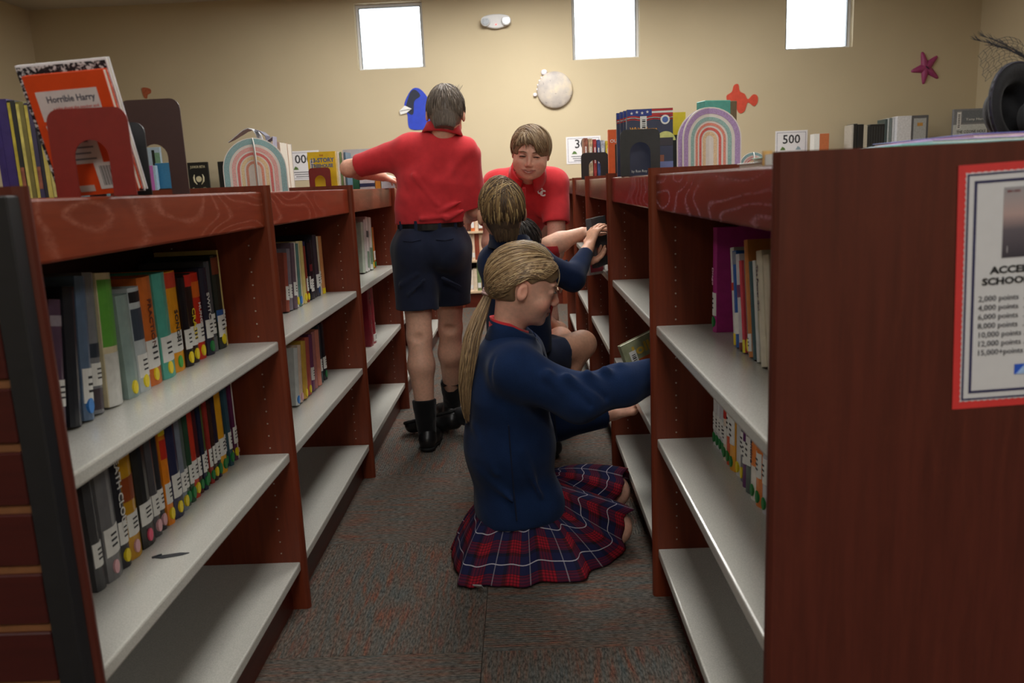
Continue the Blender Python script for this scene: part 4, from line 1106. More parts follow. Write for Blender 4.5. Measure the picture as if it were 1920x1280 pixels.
# grey round relief with small white tabs
bc0 = at(1040, 169, WALL_Y-.001)
bl = thing('round_decoration', 'pale grey round paper globe decoration on the wall above the smiling boy', 'decoration', tuple(bc0))
R_ = (at(1073, 169, WALL_Y).x-at(1006, 169, WALL_Y).x)/2
def globe_mat():
    m, nt, b = _new('grey_globe')
    v = coords(nt); f = noise(nt, v, 9, 3); g = noise(nt, v, 45, 2)
    c = ramp(nt, f, [(.3, rgb(168, 160, 156)), (.55, rgb(196, 186, 174)), (.75, rgb(222, 206, 176))])
    c = mix_node(nt, math_node(nt, 'MULTIPLY', math_node(nt, 'GREATER_THAN', g, .68), .5), c, rgb(120, 112, 114))
    nt.links.new(c, b.inputs['Base Color']); b.inputs['Roughness'].default_value = .5; return m
M_GLOBE = globe_mat()
MB().ellipsoid((0, -.02, 0), (R_, .03, R_), 28, 14).build('globe', M_GLOBE, bl, smooth=True)
for k, (x_, y_, r_) in enumerate([(1020, 136, .028), (1012, 152, .012), (1009, 160, .012), (1008, 168, .012), (1003, 178, .018), (1015, 146, .01)]):
    p = at(x_, y_, WALL_Y)-bc0
    MB().ellipsoid((p.x, -.02, p.z), (r_, .008, r_*.9), 10, 6).build('white_tab', plain(rgb(232, 226, 232), .5), bl, smooth=True)
# number signs
def sign(label, x0, x1, y0, y1, txt, side=-1):
    a, b_ = at(x0, y0, WALL_Y-.004), at(x1, y1, WALL_Y-.004)
    t = thing('number_sign', label, 'sign', (a.x, WALL_Y-.001, b_.z), 'printed number signs on the back wall'); w = b_.x-a.x; h = a.z-b_.z
    box('sheet', plain(rgb(232, 230, 232), .4, var=.02), 0, w, -.002, 0, 0, h, t)
    m = MB(); e = .015; th = .003
    m.box(e, w-e, -.0026, -.002, e, e+th); m.box(e, w-e, -.0026, -.002, h-e-th, h-e); m.box(e, e+th, -.0026, -.002, e, h-e); m.box(w-e-th, w-e, -.0026, -.002, e, h-e)
    m.build('border', plain(rgb(90, 84, 110), .5), t)
    text(txt, .108, M_INK, t, frame((w*.5, -.0025, h*.58), (1, 0, 0), (0, 0, 1)), bold=.012, align='CENTER')
    for q, c_ in ((.22, rgb(90, 120, 60)), (.7, rgb(150, 170, 180))):
        MB().prism([(w*q-.02, h*.36), (w*q+.03, h*.36), (w*q+.02, h*.44), (w*q, h*.48)], 1, -.0027, -.002).build('clip_art', plain(c_, .5), t)
    for k in range(3): box('text_line', plain(rgb(70, 70, 76), .5), w*(.14+.04*k), w*(.86-.05*k), -.0026, -.002, h*(.26-.075*k), h*(.285-.075*k), t)
sign('white 000 sign on the wall beside the yellow storybook', 538, 602, 284, 336, '000')
sign('white 300 sign on the wall behind the comics and black bookend', 1061, 1127, 257, 305, '300')
sign('white 500 sign on the wall above the near right end panel', 1454, 1513, 246, 300, '500')
# emergency lamp
e0 = at(930, 41, WALL_Y-.001)
em = thing('emergency_light', 'white twin-head emergency light high on the back wall', 'light', tuple(e0))
W_ = (at(957, 41, WALL_Y).x-at(902, 41, WALL_Y).x)/2
pl_ = smooth_poly([(-W_, -.005), (-W_*.8, .042), (0, .058), (W_*.8, .042), (W_, -.005), (W_*.75, -.04), (0, -.062), (-W_*.75, -.04)], 4)
MB().prism(pl_, 1, -.045, 0).build('housing', plain(rgb(208, 208, 208), .45, var=.02), em, .006)
for s in (-1, 1):
    hd = MB().tube([(s*W_*.7, -.03, 0), (s*W_*.7, -.075, -.004)], [.044, .04], 18).build('lamp_head', plain(rgb(200, 202, 204), .4, var=.02), em)
    MB().tube([(s*W_*.7, -.074, -.004), (s*W_*.7, -.077, -.004)], [.034, .032], 18).build('lens', plain(rgb(170, 176, 182), .15, var=.3, scale=90), hd)
def led_mat():
    m, nt, b = _new('red_led'); b.inputs['Base Color'].default_value = (.8, .05, .05, 1)
    n = noise(nt, coords(nt), 50); nt.links.new(ramp(nt, n, [(.3, (.9, .05, .05)), (.7, (1, .1, .1))]), b.inputs['Emission Color'])
    b.inputs['Emission Strength'].default_value = 2.0; return m
MB().ellipsoid((0, -.046, -.03), (.008, .005, .006), 8, 6).build('indicator', led_mat(), em)
# ================================================================ PEOPLE
class Sdf:
    """smooth blended solid on a grid, meshed into one continuous skin"""
    def __init__(s, lo, hi, h):
        s.lo = np.array(lo, float); s.h = h
        s.n = np.ceil((np.array(hi)-s.lo)/h).astype(int)+1
        s.F = np.full(tuple(s.n), 1.0, np.float32)
    def _win(s, lo, hi):
        a = np.clip(np.floor((np.array(lo)-s.lo)/s.h).astype(int), 0, s.n); b = np.clip(np.ceil((np.array(hi)-s.lo)/s.h).astype(int)+1, 0, s.n)
        if (b <= a).any(): return None
        ax = [(s.lo[i]+s.h*np.arange(a[i], b[i])).astype(np.float32) for i in range(3)]
        return tuple(slice(a[i], b[i]) for i in range(3)), ax[0][:, None, None], ax[1][None, :, None], ax[2][None, None, :]
    def _mix(s, sl, d, k, op):
        F = s.F[sl]
        if op == 'add':
            h = np.clip(.5+.5*(F-d)/k, 0, 1); s.F[sl] = F*(1-h)+d*h-k*h*(1-h)
        else:
            h = np.clip(.5-.5*(F+d)/k, 0, 1); s.F[sl] = F*(1-h)-d*h+k*h*(1-h)
    def cap(s, a, b, ra, rb=None, k=.012, ax=None, sc=1.0, op='add'):
        a = np.array(a, float); b = np.array(b, float); rb = ra if rb is None else rb
        pad = max(ra, rb)*max(1, sc)+k+2*s.h
        w = s._win(np.minimum(a, b)-pad, np.maximum(a, b)+pad)
        if w is None: return s
        sl, X, Y, Z = w; ab = b-a; L2 = max(ab@ab, 1e-12)
        px, py, pz = X-a[0], Y-a[1], Z-a[2]
        t = np.clip((px*ab[0]+py*ab[1]+pz*ab[2])/L2, 0, 1)
        qx, qy, qz = px-t*ab[0], py-t*ab[1], pz-t*ab[2]
        if ax is not None:
            n = np.array(ax, float); n /= np.linalg.norm(n); c = (qx*n[0]+qy*n[1]+qz*n[2])*(1-1/sc)
            qx, qy, qz = qx-n[0]*c, qy-n[1]*c, qz-n[2]*c
        d = np.sqrt(qx*qx+qy*qy+qz*qz)-(ra+(rb-ra)*t)
        s._mix(sl, d.astype(np.float32), k, op); return s
    def chain(s, pts, rs, k=.012, **kw):
        for i in range(len(pts)-1): s.cap(pts[i], pts[i+1], rs[i], rs[i+1], k, **kw)
        return s
    def ell(s, c, r, R=None, k=.012, op='add'):
        c = np.array(c, float); r = np.array(r, float); pad = r.max()+k+2*s.h
        w = s._win(c-pad, c+pad)
        if w is None: return s
        sl, X, Y, Z = w; px, py, pz = X-c[0], Y-c[1], Z-c[2]
        if R is None: R = np.eye(3)      # rows are the local axes
        u = [(px*R[i][0]+py*R[i][1]+pz*R[i][2])/r[i] for i in range(3)]
        k0 = np.sqrt(u[0]**2+u[1]**2+u[2]**2); k1 = np.sqrt((u[0]/r[0])**2+(u[1]/r[1])**2+(u[2]/r[2])**2)+1e-6
        s._mix(sl, (k0*(k0-1)/k1).astype(np.float32), k, op); return s
    def cut(s, p, n, k=.003, box=None):
        n = np.array(n, float); n /= np.linalg.norm(n)
        w = s._win(box[0], box[1]) if box is not None else s._win(s.lo, s.lo+s.n*s.h)
        sl, X, Y, Z = w
        d = -((X-p[0])*n[0]+(Y-p[1])*n[1]+(Z-p[2])*n[2])
        s._mix(sl, np.broadcast_to(d, s.F[sl].shape).astype(np.float32), k, 'sub'); return s
    def wrinkle(s, amp, freq, seed=0, stretch=(1, 1, 1)):
        g = np.random.RandomState(seed)
        ii = np.argwhere(np.abs(s.F) < .05)
        P = (s.lo+ii*s.h)*np.array(stretch)
        v = np.zeros(len(P)); wv = np.zeros((len(P), 3))
        for _ in range(3):
            q = g.normal(size=3); q /= np.linalg.norm(q); wv += np.outer(np.sin(P@q*freq*.5+g.uniform(0, 6)), g.normal(size=3))*.5/freq*2
        for o in range(7):
            q = g.normal(size=3); q /= np.linalg.norm(q); f = freq*(.7+.25*o)
            v += np.sin((P+wv)@q*f+g.uniform(0, 6))/(1+.35*o)
        s.F[ii[:, 0], ii[:, 1], ii[:, 2]] += (amp*v/2.2).astype(np.float32); return s
    def surf(s, H, l, u, f0=.13, lift=0.0):
        """point on the face surface at head coordinates (l, u)"""
        for k in range(400):
            f = f0-k*.0005; p = H.p(l, f, u); i = np.round((p-s.lo)/s.h).astype(int)
            if s.F[tuple(np.clip(i, 0, s.n-1))] < .0015: break
        return H.p(l, f+lift, u)
    def mesh(s):
        F = s.F; S = F < 0
        cnt = np.zeros(tuple(s.n-1), np.uint8)
        for i in (0, 1):
            for j in (0, 1):
                for k in (0, 1): cnt += S[i:S.shape[0]-1+i, j:S.shape[1]-1+j, k:S.shape[2]-1+k]
        act = np.argwhere((cnt > 0) & (cnt < 8)); del cnt
        idx = np.full(tuple(s.n-1), -1, np.int32); idx[act[:, 0], act[:, 1], act[:, 2]] = np.arange(len(act))
        cor = np.array([(i, j, k) for i in (0, 1) for j in (0, 1) for k in (0, 1)])
        val = np.stack([F[act[:, 0]+c[0], act[:, 1]+c[1], act[:, 2]+c[2]] for c in cor], 1)
        acc = np.zeros((len(act), 3)); m = np.zeros(len(act))
        for a in range(8):
            for b in range(a+1, 8):
                if np.abs(cor[a]-cor[b]).sum() != 1: continue
                x = (val[:, a] < 0) != (val[:, b] < 0)
                t = np.where(x, val[:, a]/np.where(x, val[:, a]-val[:, b], 1), 0)
                acc += x[:, None]*(cor[a]+t[:, None]*(cor[b]-cor[a])); m += x
        V = s.lo+s.h*(act+acc/np.maximum(m, 1)[:, None])
        Q = []
        for ax in range(3):
            o = [(1, 2), (2, 0), (0, 1)][ax]
            A = [slice(None)]*3; B = [slice(None)]*3
            A[ax] = slice(0, -1); B[ax] = slice(1, None)
            e = np.argwhere(S[tuple(A)] != S[tuple(B)])
            ok = (e[:, o[0]] > 0) & (e[:, o[1]] > 0) & (e[:, o[0]] < s.n[o[0]]-1) & (e[:, o[1]] < s.n[o[1]]-1); e = e[ok]
            fl = S[e[:, 0], e[:, 1], e[:, 2]]
            def cell(d0, d1):
                q = e.copy(); q[:, o[0]] -= d0; q[:, o[1]] -= d1; return idx[q[:, 0], q[:, 1], q[:, 2]]
            q = np.stack([cell(0, 0), cell(1, 0), cell(1, 1), cell(0, 1)], 1)
            q[~fl] = q[~fl][:, ::-1]; Q.append(q)
        Q = np.concatenate(Q); Q = Q[(Q >= 0).all(1)]
        return V, Q
def np_mesh(name, V, Q, mat, parent, col=None, relax=1):
    if relax:
        # one umbrella pass to take the grid steps out
        for _ in range(relax):
            acc = np.zeros_like(V); n = np.zeros(len(V))
            for a, b in ((0, 1), (1, 2), (2, 3), (3, 0)):
                np.add.at(acc, Q[:, a], V[Q[:, b]]); np.add.at(acc, Q[:, b], V[Q[:, a]])
                np.add.at(n, Q[:, a], 1); np.add.at(n, Q[:, b], 1)
            V = V+.5*(acc/np.maximum(n, 1)[:, None]-V)
    me = bpy.data.meshes.new(name)
    me.vertices.add(len(V)); me.vertices.foreach_set('co', V.astype(np.float32).ravel())
    me.loops.add(4*len(Q)); me.loops.foreach_set('vertex_index', Q.astype(np.int32).ravel())
    me.polygons.add(len(Q)); me.polygons.foreach_set('loop_start', np.arange(0, 4*len(Q), 4, dtype=np.int32))
    me.polygons.foreach_set('use_smooth', np.ones(len(Q), bool))
    me.update(calc_edges=True)
    if col is not None:
        a = me.color_attributes.new('Col', 'FLOAT_COLOR', 'POINT')
        c4 = np.ones((len(V), 4), np.float32); c4[:, :3] = col(V) if callable(col) else col
        a.data.foreach_set('color', c4.ravel())
    me.materials.append(mat)
    return link(bpy.data.objects.new(name, me), parent)
def unit(v): v = np.array(v, float); return v/np.linalg.norm(v)
def lerp(a, b, t): return np.array(a, float)*(1-t)+np.array(b, float)*t
SKIN = np.array(rgb(228, 178, 152)); SKIN2 = np.array(rgb(214, 162, 134))

def skin_col(base, paints):
    def f(V):
        c = np.tile(base, (len(V), 1))
        for p, r, cc, st in paints:
            R3 = np.array(r if np.ndim(r) else [r]*3)
            if len(p) == 2:    # (centre, axes)
                q = (V-p[0])@np.array(p[1]).T
            else: q = V-np.array(p)
            d = np.sqrt(((q/R3)**2).sum(1)); wgt = np.clip(1.35-d, 0, .35)/.35*st
            c = c*(1-wgt[:, None])+np.array(cc)*wgt[:, None]
        return c
    return f

class Head:
    """head frame: f forward, u up, l to the person's left; size 1 = 0.2 m tall"""
    def __init__(s, c, f, u, sz=1.0):
        s.c = np.array(c, float); s.f = unit(f); u = np.array(u, float); s.u = unit(u-s.f*(u@s.f)); s.l = np.cross(s.u, s.f); s.sz = sz
        s.R = np.array([s.l, s.f, s.u])
    def p(s, l, f, u): return s.c+s.sz*(s.l*l+s.f*f+s.u*u)
    def build(s, S, neck_to, neck_r=.046, smile=0.0, full=1.0):
        z = s.sz; R = s.R
        S.ell(s.p(0, -.008, .022), (.070*z, .088*z, .078*z), R, .01)             # skull
        S.ell(s.p(0, .022, -.03), (.056*z*full, .058*z, .066*z), R, .03)          # face
        S.ell(s.p(0, .042, -.066), (.034*z*full, .034*z, .030*z), R, .025)        # jaw
        S.ell(s.p(0, .064, -.084), (.017*z, .015*z, .013*z), R, .012)             # chin
        for q in (-1, 1):
            S.ell(s.p(q*.036, .052, -.034), (.026*z*full, .022*z, .024*z), R, .02)  # cheek
            S.ell(s.p(q*.029, .083, .003), (.017*z, .010*z, .009*z), R, .008, 'sub')  # eye socket
            S.ell(s.p(q*.029, .069, .002), (.0155*z, .0125*z, .0105*z), R, .004)    # eye ball and lid
            S.cap(s.p(q*.014, .0785, .020), s.p(q*.042, .070, .021), .0065*z, .005*z, .012)  # brow
            S.ell(s.p(q*.0735, -.008, -.010), (.0082*z, .0145*z, .0245*z), R, .004)   # ear
            S.ell(s.p(q*.0825, -.004, -.007), (.0065*z, .009*z, .015*z), R, .003, 'sub')
            S.ell(s.p(q*.009, .0905, -.031), (.0075*z, .0075*z, .0065*z), R, .006)      # nostril wing
        S.cap(s.p(0, .080, .006), s.p(0, .0975, -.024), .0066*z, .0078*z, .010)     # nose
        w_ = 1+.35*smile
        S.ell(s.p(0, .0795, -.0515), (.019*z*w_, .009*z, .0052*z), R, .006)  # upper lip
        S.ell(s.p(0, .0775, -.0625), (.016*z*w_, .009*z, .0058*z), R, .006)   # lower lip
        for q in (-1, 1):
            S.cap(s.p(q*.021*w_, .077-.004*smile, -.0555+.008*smile), s.p(q*.009, .0885, -.0570), .0014*z, .0016*z, .003, op='sub')
        S.cap(s.p(-.009, .0885, -.0570), s.p(.009, .0885, -.0570), .0016*z, .0016*z, .003, op='sub')
        S.cap(s.p(0, -.022, -.05), neck_to, neck_r*.94, neck_r*1.05, .022)
    def paints(s, base, smile=0):
        z = s.sz; P = []
        A = s.R
        lip = np.array(rgb(198, 118, 108)); ch = base*np.array([1.05, .8, .78])
        for q in (-1, 1):
            P.append(((s.p(q*.04, .06, -.034), A), np.array([.022, .03, .018])*z, ch, .55))
            P.append(((s.p(q*.075, -.006, -.006), A), np.array([.012, .02, .03])*z, ch, .5))
            P.append(((s.p(q*.03, .08, .019), A), np.array([.017, .02, .0042])*z, base*np.array([.52, .46, .42]), .75))
        P.append(((s.p(0, .1, -.03), A), np.array([.016, .02, .014])*z, ch, .5))
        P.append(((s.p(0, .086, -.0567), A), np.array([.019*(1+.3*smile), .02, .0085])*z, lip, .7))
        for q in (-1, 0, 1): P.append(((s.p(q*.014*(1+.3*smile), .086, -.0568+.0045*smile*abs(q)), A), np.array([.009*(1+.3*smile), .014, .0014])*z, np.array(rgb(110, 54, 50)), .85))
        return P
    def eyes(s, parent, S, closed=.5, browcol=(110, 84, 62)):
        z = s.sz; n = 10
        for q in (-1, 1):
            m = MB(); up_ = []; lo_ = []
            for k in range(n+1):
                a = -1+2*k/n; l_ = q*.029+a*.0135
                up_.append(S.surf(s, l_, .0025+.0052*(1-a*a)*(1-closed)+.001*(1-a*a), lift=.0008))
                lo_.append(S.surf(s, l_, .0015-.0040*(1-a*a)*(1-closed)+.001*(1-a*a), lift=.0008))
            v = up_+lo_+[p-s.f*.004 for p in up_]+[p-s.f*.004 for p in lo_]; N_ = n+1; f = []
            for k in range(n): f += [(k, k+1, N_+k+1, N_+k), (2*N_+k, 3*N_+k, 3*N_+k+1, 2*N_+k+1), (k, 2*N_+k, 2*N_+k+1, k+1), (N_+k, N_+k+1, 3*N_+k+1, 3*N_+k)]
            m.add(v, f).build('eye', plain(rgb(70, 56, 52), .25), parent, smooth=True)
            MB().tube([p+s.f*.0008 for p in up_], [.0006+.0008*math.sin(math.pi*k/n) for k in range(n+1)], 5).build('eyelash', plain(rgb(52, 36, 30), .6), parent)
            MB().tube([S.surf(s, q*(.013+.030*k/6), .0195+.0045*math.sin(math.pi*(k+1)/7), lift=.0003) for k in range(7)], [.0008, .0014, .0018, .0019, .0016, .0012, .0006], 6).build('eyebrow', plain(rgb(*browcol), .7), parent, smooth=True)
    def smile_mouth(s, parent, S, w=.027, c=-.059, rise=.011):
        n = 12
        L_ = [(-1+2*k/n) for k in range(n+1)]
        top = [S.surf(s, a*w, c+rise*a*a+.0018*(1-a*a), lift=.0006) for a in L_]; bot = [S.surf(s, a*w*.96, c+rise*a*a-.0034*(1-a*a), lift=.0006) for a in L_]
        v = top+bot+[p-s.f*.003 for p in top]+[p-s.f*.003 for p in bot]; N_ = n+1; f = []
        for k in range(n): f += [(k, k+1, N_+k+1, N_+k), (2*N_+k, 3*N_+k, 3*N_+k+1, 2*N_+k+1), (k, 2*N_+k, 2*N_+k+1, k+1), (N_+k, N_+k+1, 3*N_+k+1, 3*N_+k)]
        MB().add(v, f).build('teeth', plain(rgb(222, 206, 196), .3), parent, smooth=True)
        MB().tube([p+s.f*.0004 for p in top], [.0007+.0006*math.sin(math.pi*k/n) for k in range(n+1)], 5).build('lip_line', plain(rgb(136, 66, 60), .5), parent)
        MB().tube([p+s.f*.0002 for p in bot], [.0006+.0012*math.sin(math.pi*k/n) for k in range(n+1)], 6).build('lower_lip', plain(rgb(196, 116, 106), .45), parent, smooth=True)

def hand(S, wrist, d, n, sz=1.0, curl=.5, spread=.25, side=1, thumb=.5):
    """palm and five fingers; d towards the fingers, n out of the back of the hand, side = +1 thumb on d x n"""
    d = unit(d); n = np.array(n, float); n = unit(n-d*(n@d)); s_ = np.cross(d, n)*side
    w = np.array(wrist, float)
    S.cap(w, w+d*.05*sz, .019*sz, .022*sz, .01, ax=n, sc=.62)
    for q in (-1, 0, 1): S.cap(w+d*.012*sz+s_*.010*q*sz, w+d*.068*sz+s_*.022*q*sz, .015*sz, .0135*sz, .008, ax=n, sc=.75)
    L = [.056, .066, .07, .064]; 
    for i in range(4):
        off = (-.0285+.019*i)*sz; base = w+d*(.07-.004*abs(i-2))*sz+s_*off
        dirn = unit(d+s_*spread*(i-1.5)*.35); ang = .15
        p = base; seg = [.45, .31, .24]; r = [.0085, .0078, .0072, .0062]
        if i == 0: r = [x*.86 for x in r]
        for j in range(3):
            ang += curl*(.55 if j == 0 else .62)
            dd = dirn*math.cos(ang)-n*math.sin(ang)
            q_ = p+dd*L[i]*seg[j]*sz
            S.cap(p, q_, r[j]*sz, r[j+1]*sz, .0022 if j else .006); p = q_
    b0 = w+d*.014*sz+s_*.022*sz-n*.004*sz
    d1 = unit(d*.72+s_*.75-n*.25*thumb); p1 = b0+d1*.034*sz
    d2 = unit(d*.9+s_*.25-n*.45*thumb); p2 = p1+d2*.026*sz; p3 = p2+unit(d*.95-s_*.05-n*.5*thumb)*.022*sz
    S.cap(b0, p1, .0125*sz, .010*sz, .010); S.cap(p1, p2, .0095*sz, .0085*sz, .003); S.cap(p2, p3, .0085*sz, .0068*sz, .003)
def arm(S, sh, el, wr, r=(.045, .037, .036, .023), k=.02):
    S.cap(sh, el, r[0], r[1], k); m = lerp(el, wr, .3); S.cap(el, m, r[1], r[2]*1.03, k); S.cap(m, wr, r[2]*1.03, r[3], k)
def leg(S, hip, kn, an, r=(.078, .052, .052, .031), k=.025, calf=None):
    S.cap(hip, kn, r[0], r[1], k); m = lerp(kn, an, .32)
    if calf is not None: m = m+np.array(calf)
    S.cap(kn, m, r[1]*.95, r[2], k); S.cap(m, an, r[2], r[3], k)
def shoe(parent, ankle, heel, toe, up=(0, 0, 1), h=.0045):
    heel = np.array(heel, float); toe = np.array(toe, float); d = unit(toe-heel); up = np.array(up, float); up = unit(up-d*(up@d)); sd = np.cross(d, up)
    L = np.linalg.norm(toe-heel)
    lo = np.minimum(np.minimum(heel, toe), ankle)-.08; hi = np.maximum(np.maximum(heel, toe), ankle)+.08
    S = Sdf(lo, hi, h)
    S.cap(heel+d*.03+up*.03, heel+d*L*.55+up*.034, .033, .034, .02, ax=sd, sc=.95)
    S.cap(heel+d*L*.5+up*.030, toe-d*.04+up*.024, .036, .034, .02, ax=sd, sc=1.18)
    S.cap(heel+d*.035+up*.05, np.array(ankle)*.45+(heel+d*.05+up*.07)*.55, .036, .034, .02)
    S.cap(heel+d*L*.3+up*.06, heel+d*L*.6+up*.042, .026, .024, .02)
    S.cut(heel+up*.012, -up)
    V, Q = S.mesh(); o = np_mesh('shoe', V, Q, M_SHOE, parent)
    S = Sdf(lo, hi, h)
    S.cap(heel+d*.03+up*.010, heel+d*L*.5+up*.010, .033, .030, .01, ax=sd, sc=1.0); S.cap(heel+d*L*.5+up*.010, toe-d*.038+up*.010, .034, .037, .02, ax=sd, sc=1.15)
    S.cut(heel+up*.014, up); S.cut(heel+up*.0, -up)
    V, Q = S.mesh(); np_mesh('sole', V, Q, M_SOLE, o)
    m = MB()
    for k in range(4):
        c = heel+d*(L*.38+.017*k)+up*(.081-.007*k)
        m.tube([c-sd*.02-up*.006, c+up*.004, c+sd*.02-up*.006], .0024, 5)
    m.build('laces', M_LEATHER, o)
    return o
def strands(name, paths, r, cols, parent, n=4):
    """hair: one mesh of thin tapered locks; every lock has its own tone"""
    V = []; F = []; C = []
    for path, c in zip(paths, cols):
        P = [Vector(p) for p in path]; L = len(P); b0 = len(V); prev = None
        for i, p in enumerate(P):
            t = (P[min(i+1, L-1)]-P[max(i-1, 0)]).normalized()
            if prev is None: prev = t.orthogonal().normalized()
            prev = (prev-t*prev.dot(t)).normalized(); q = t.cross(prev); u = i/(L-1)
            rr = r*(1-.75*u*u)*(.55+.45*min(1, u*6))
            for k in range(n):
                a = 2*math.pi*k/n; V.append(tuple(p+(prev*math.cos(a)+q*math.sin(a))*rr)); C.append(c)
        for i in range(L-1):
            for k in range(n): F.append((b0+i*n+k, b0+i*n+(k+1) % n, b0+(i+1)*n+(k+1) % n, b0+(i+1)*n+k))
    return np_mesh(name, np.array(V), np.array(F), M_HAIR, parent, np.array(C), relax=0)
def tones(n, cs, seed=1):
    g = random.Random(seed); out = []
    for _ in range(n):
        a = np.array(rgb(*g.choice(cs))); out.append(a*g.uniform(.8, 1.2))
    return out
def on_head(H, dirn, rad, off=0.0):
    """point on the hair ellipsoid in direction dirn (l, f, u)"""
    d = unit(dirn); c = np.array([0, -.008, .02])
    t = 1/np.sqrt(((d/np.array(rad))**2).sum())
    q = c+d*(t+off); return H.p(*q)
def slerp(a, b, t):
    a = unit(a); b = unit(b); w_ = math.acos(max(-1, min(1, float(a@b))))
    if w_ < 1e-4: return a
    return (math.sin((1-t)*w_)*a+math.sin(t*w_)*b)/math.sin(w_)
def collar(parent, c, up, fwd, r, h, mat, gap=.5, flare=.016, lean=0, rx=1.0):
    """folded polo collar: a sheet around the neck, open at the front"""
    up = unit(up); fwd = np.array(fwd, float); fwd = unit(fwd-up*(fwd@up)); sd = np.cross(up, fwd)
    n = 40; prof = [(0, -.006), (.001, h*.6), (.004, h), (.010, h*1.02), (flare*.75, h*.55), (flare*1.25, -.002), (flare*.95, -.006), (.009, h*.5), (.006, h*.78)]
    V = []; F = []; m = len(prof)
    for k in range(n+1):
        a = math.pi+(2*math.pi-gap)*(k/n-.5)   # 0 = front
        front_ = max(0, math.cos(a))
        for (o, z) in prof:
            rr = r+o*(1+.6*front_); zz = z-.030*front_*(1 if o > .008 else .6)
            V.append(np.array(c)+(fwd*math.cos(a)+sd*math.sin(a)*rx)*rr+up*zz)
    for k in range(n):
        for j in range(m): F.append((k*m+j, k*m+(j+1) % m, (k+1)*m+(j+1) % m, (k+1)*m+j))
    mb = MB(); mb.add(V, F+[tuple(range(m)), tuple(n*m+j for j in range(m-1, -1, -1))])
    return mb.build('collar', mat, parent, smooth=True)
def short_hair(H, parent, cs, rad, crown, ends, n, seed, base, len_=(.35, .6), cuts=(), r=.0026, lift=.004, thick=.012, back=-.07, front_cut=None, nape=None):
    S = Sdf(H.c-.16, H.c+.16, .004)
    R = H.R; z = H.sz
    S.ell(H.p(0, -.008, .02), np.array(rad)*z, R, .004)
    if nape: S.cap(H.p(*nape[0]), H.p(*nape[2]), nape[1]*z, nape[3]*z, .02)
    for (p, q) in cuts: S.cut(H.p(*p), H.l*q[0]+H.f*q[1]+H.u*q[2], .012)
    if front_cut: 
        for (p, rr) in front_cut: S.ell(H.p(*p), np.array(rr)*z, R, .006, 'sub')
    S.wrinkle(.0007, 300, seed)
    V, Q = S.mesh()
    g = np.random.RandomState(seed)
    hair = np_mesh('hair', V, Q, M_HAIR, parent, base, relax=0)
    paths = []
    rr = random.Random(seed)
    for _ in range(n):
        e = ends(rr)
        if e is None: continue
        st, en = e; a = rr.uniform(0, .85 if len_[0] < .5 else .5); b = a+rr.uniform(*len_); b = min(b, 1)
        jl = rr.uniform(-.001, lift)
        paths.append([on_head(H, slerp(st, en, a+(b-a)*k/7), np.array(rad)*1.0, jl+.003*math.sin(k/7*3)) for k in range(8)])
    strands('locks', paths, r, tones(len(paths), cs, seed), hair)
    return hair

def nape_locks(H, hair, cs, n, seed, r, end=-.09, rr=(.052, .047)):
    g = random.Random(seed); paths = []
    for _ in range(n):
        l0 = g.uniform(-.046, .046); u0 = g.uniform(-.055, .0); u1 = max(end, u0-g.uniform(.03, .055)); pts = []
        for k in range(6):
            u = u0+(u1-u0)*k/5; t = min(1, max(0, (-u-.03)/.06)); rad = (rr[0]+(rr[1]-rr[0])*t)*1.0; fc = -.043+.007*t; l_ = l0*(1-.12*k/5)
            pts.append(H.p(l_, fc-math.sqrt(max(1e-6, rad*rad-l_*l_))-.0008, u))
        paths.append(pts)
    strands('locks', paths, r, tones(n, cs, seed), hair)
def torso_shirt(S, pel, chest, neck, shL, shR, lat, w=(.135, .15), dep=(.088, .1), hem=None):
    lat = unit(lat)
    S.cap(pel, chest, dep[0], dep[1], .04, ax=lat, sc=w[0]/dep[0]); S.cap(chest, lerp(chest, neck, .45), dep[1], dep[1]*.8, .04, ax=lat, sc=w[1]/dep[1])
    S.cap(lerp(shL, neck, .15), lerp(shR, neck, .15), .058, .058, .05); S.cap(lerp(chest, neck, .5), lerp(chest, neck, .96), .075, .05, .04, ax=lat, sc=1.25)

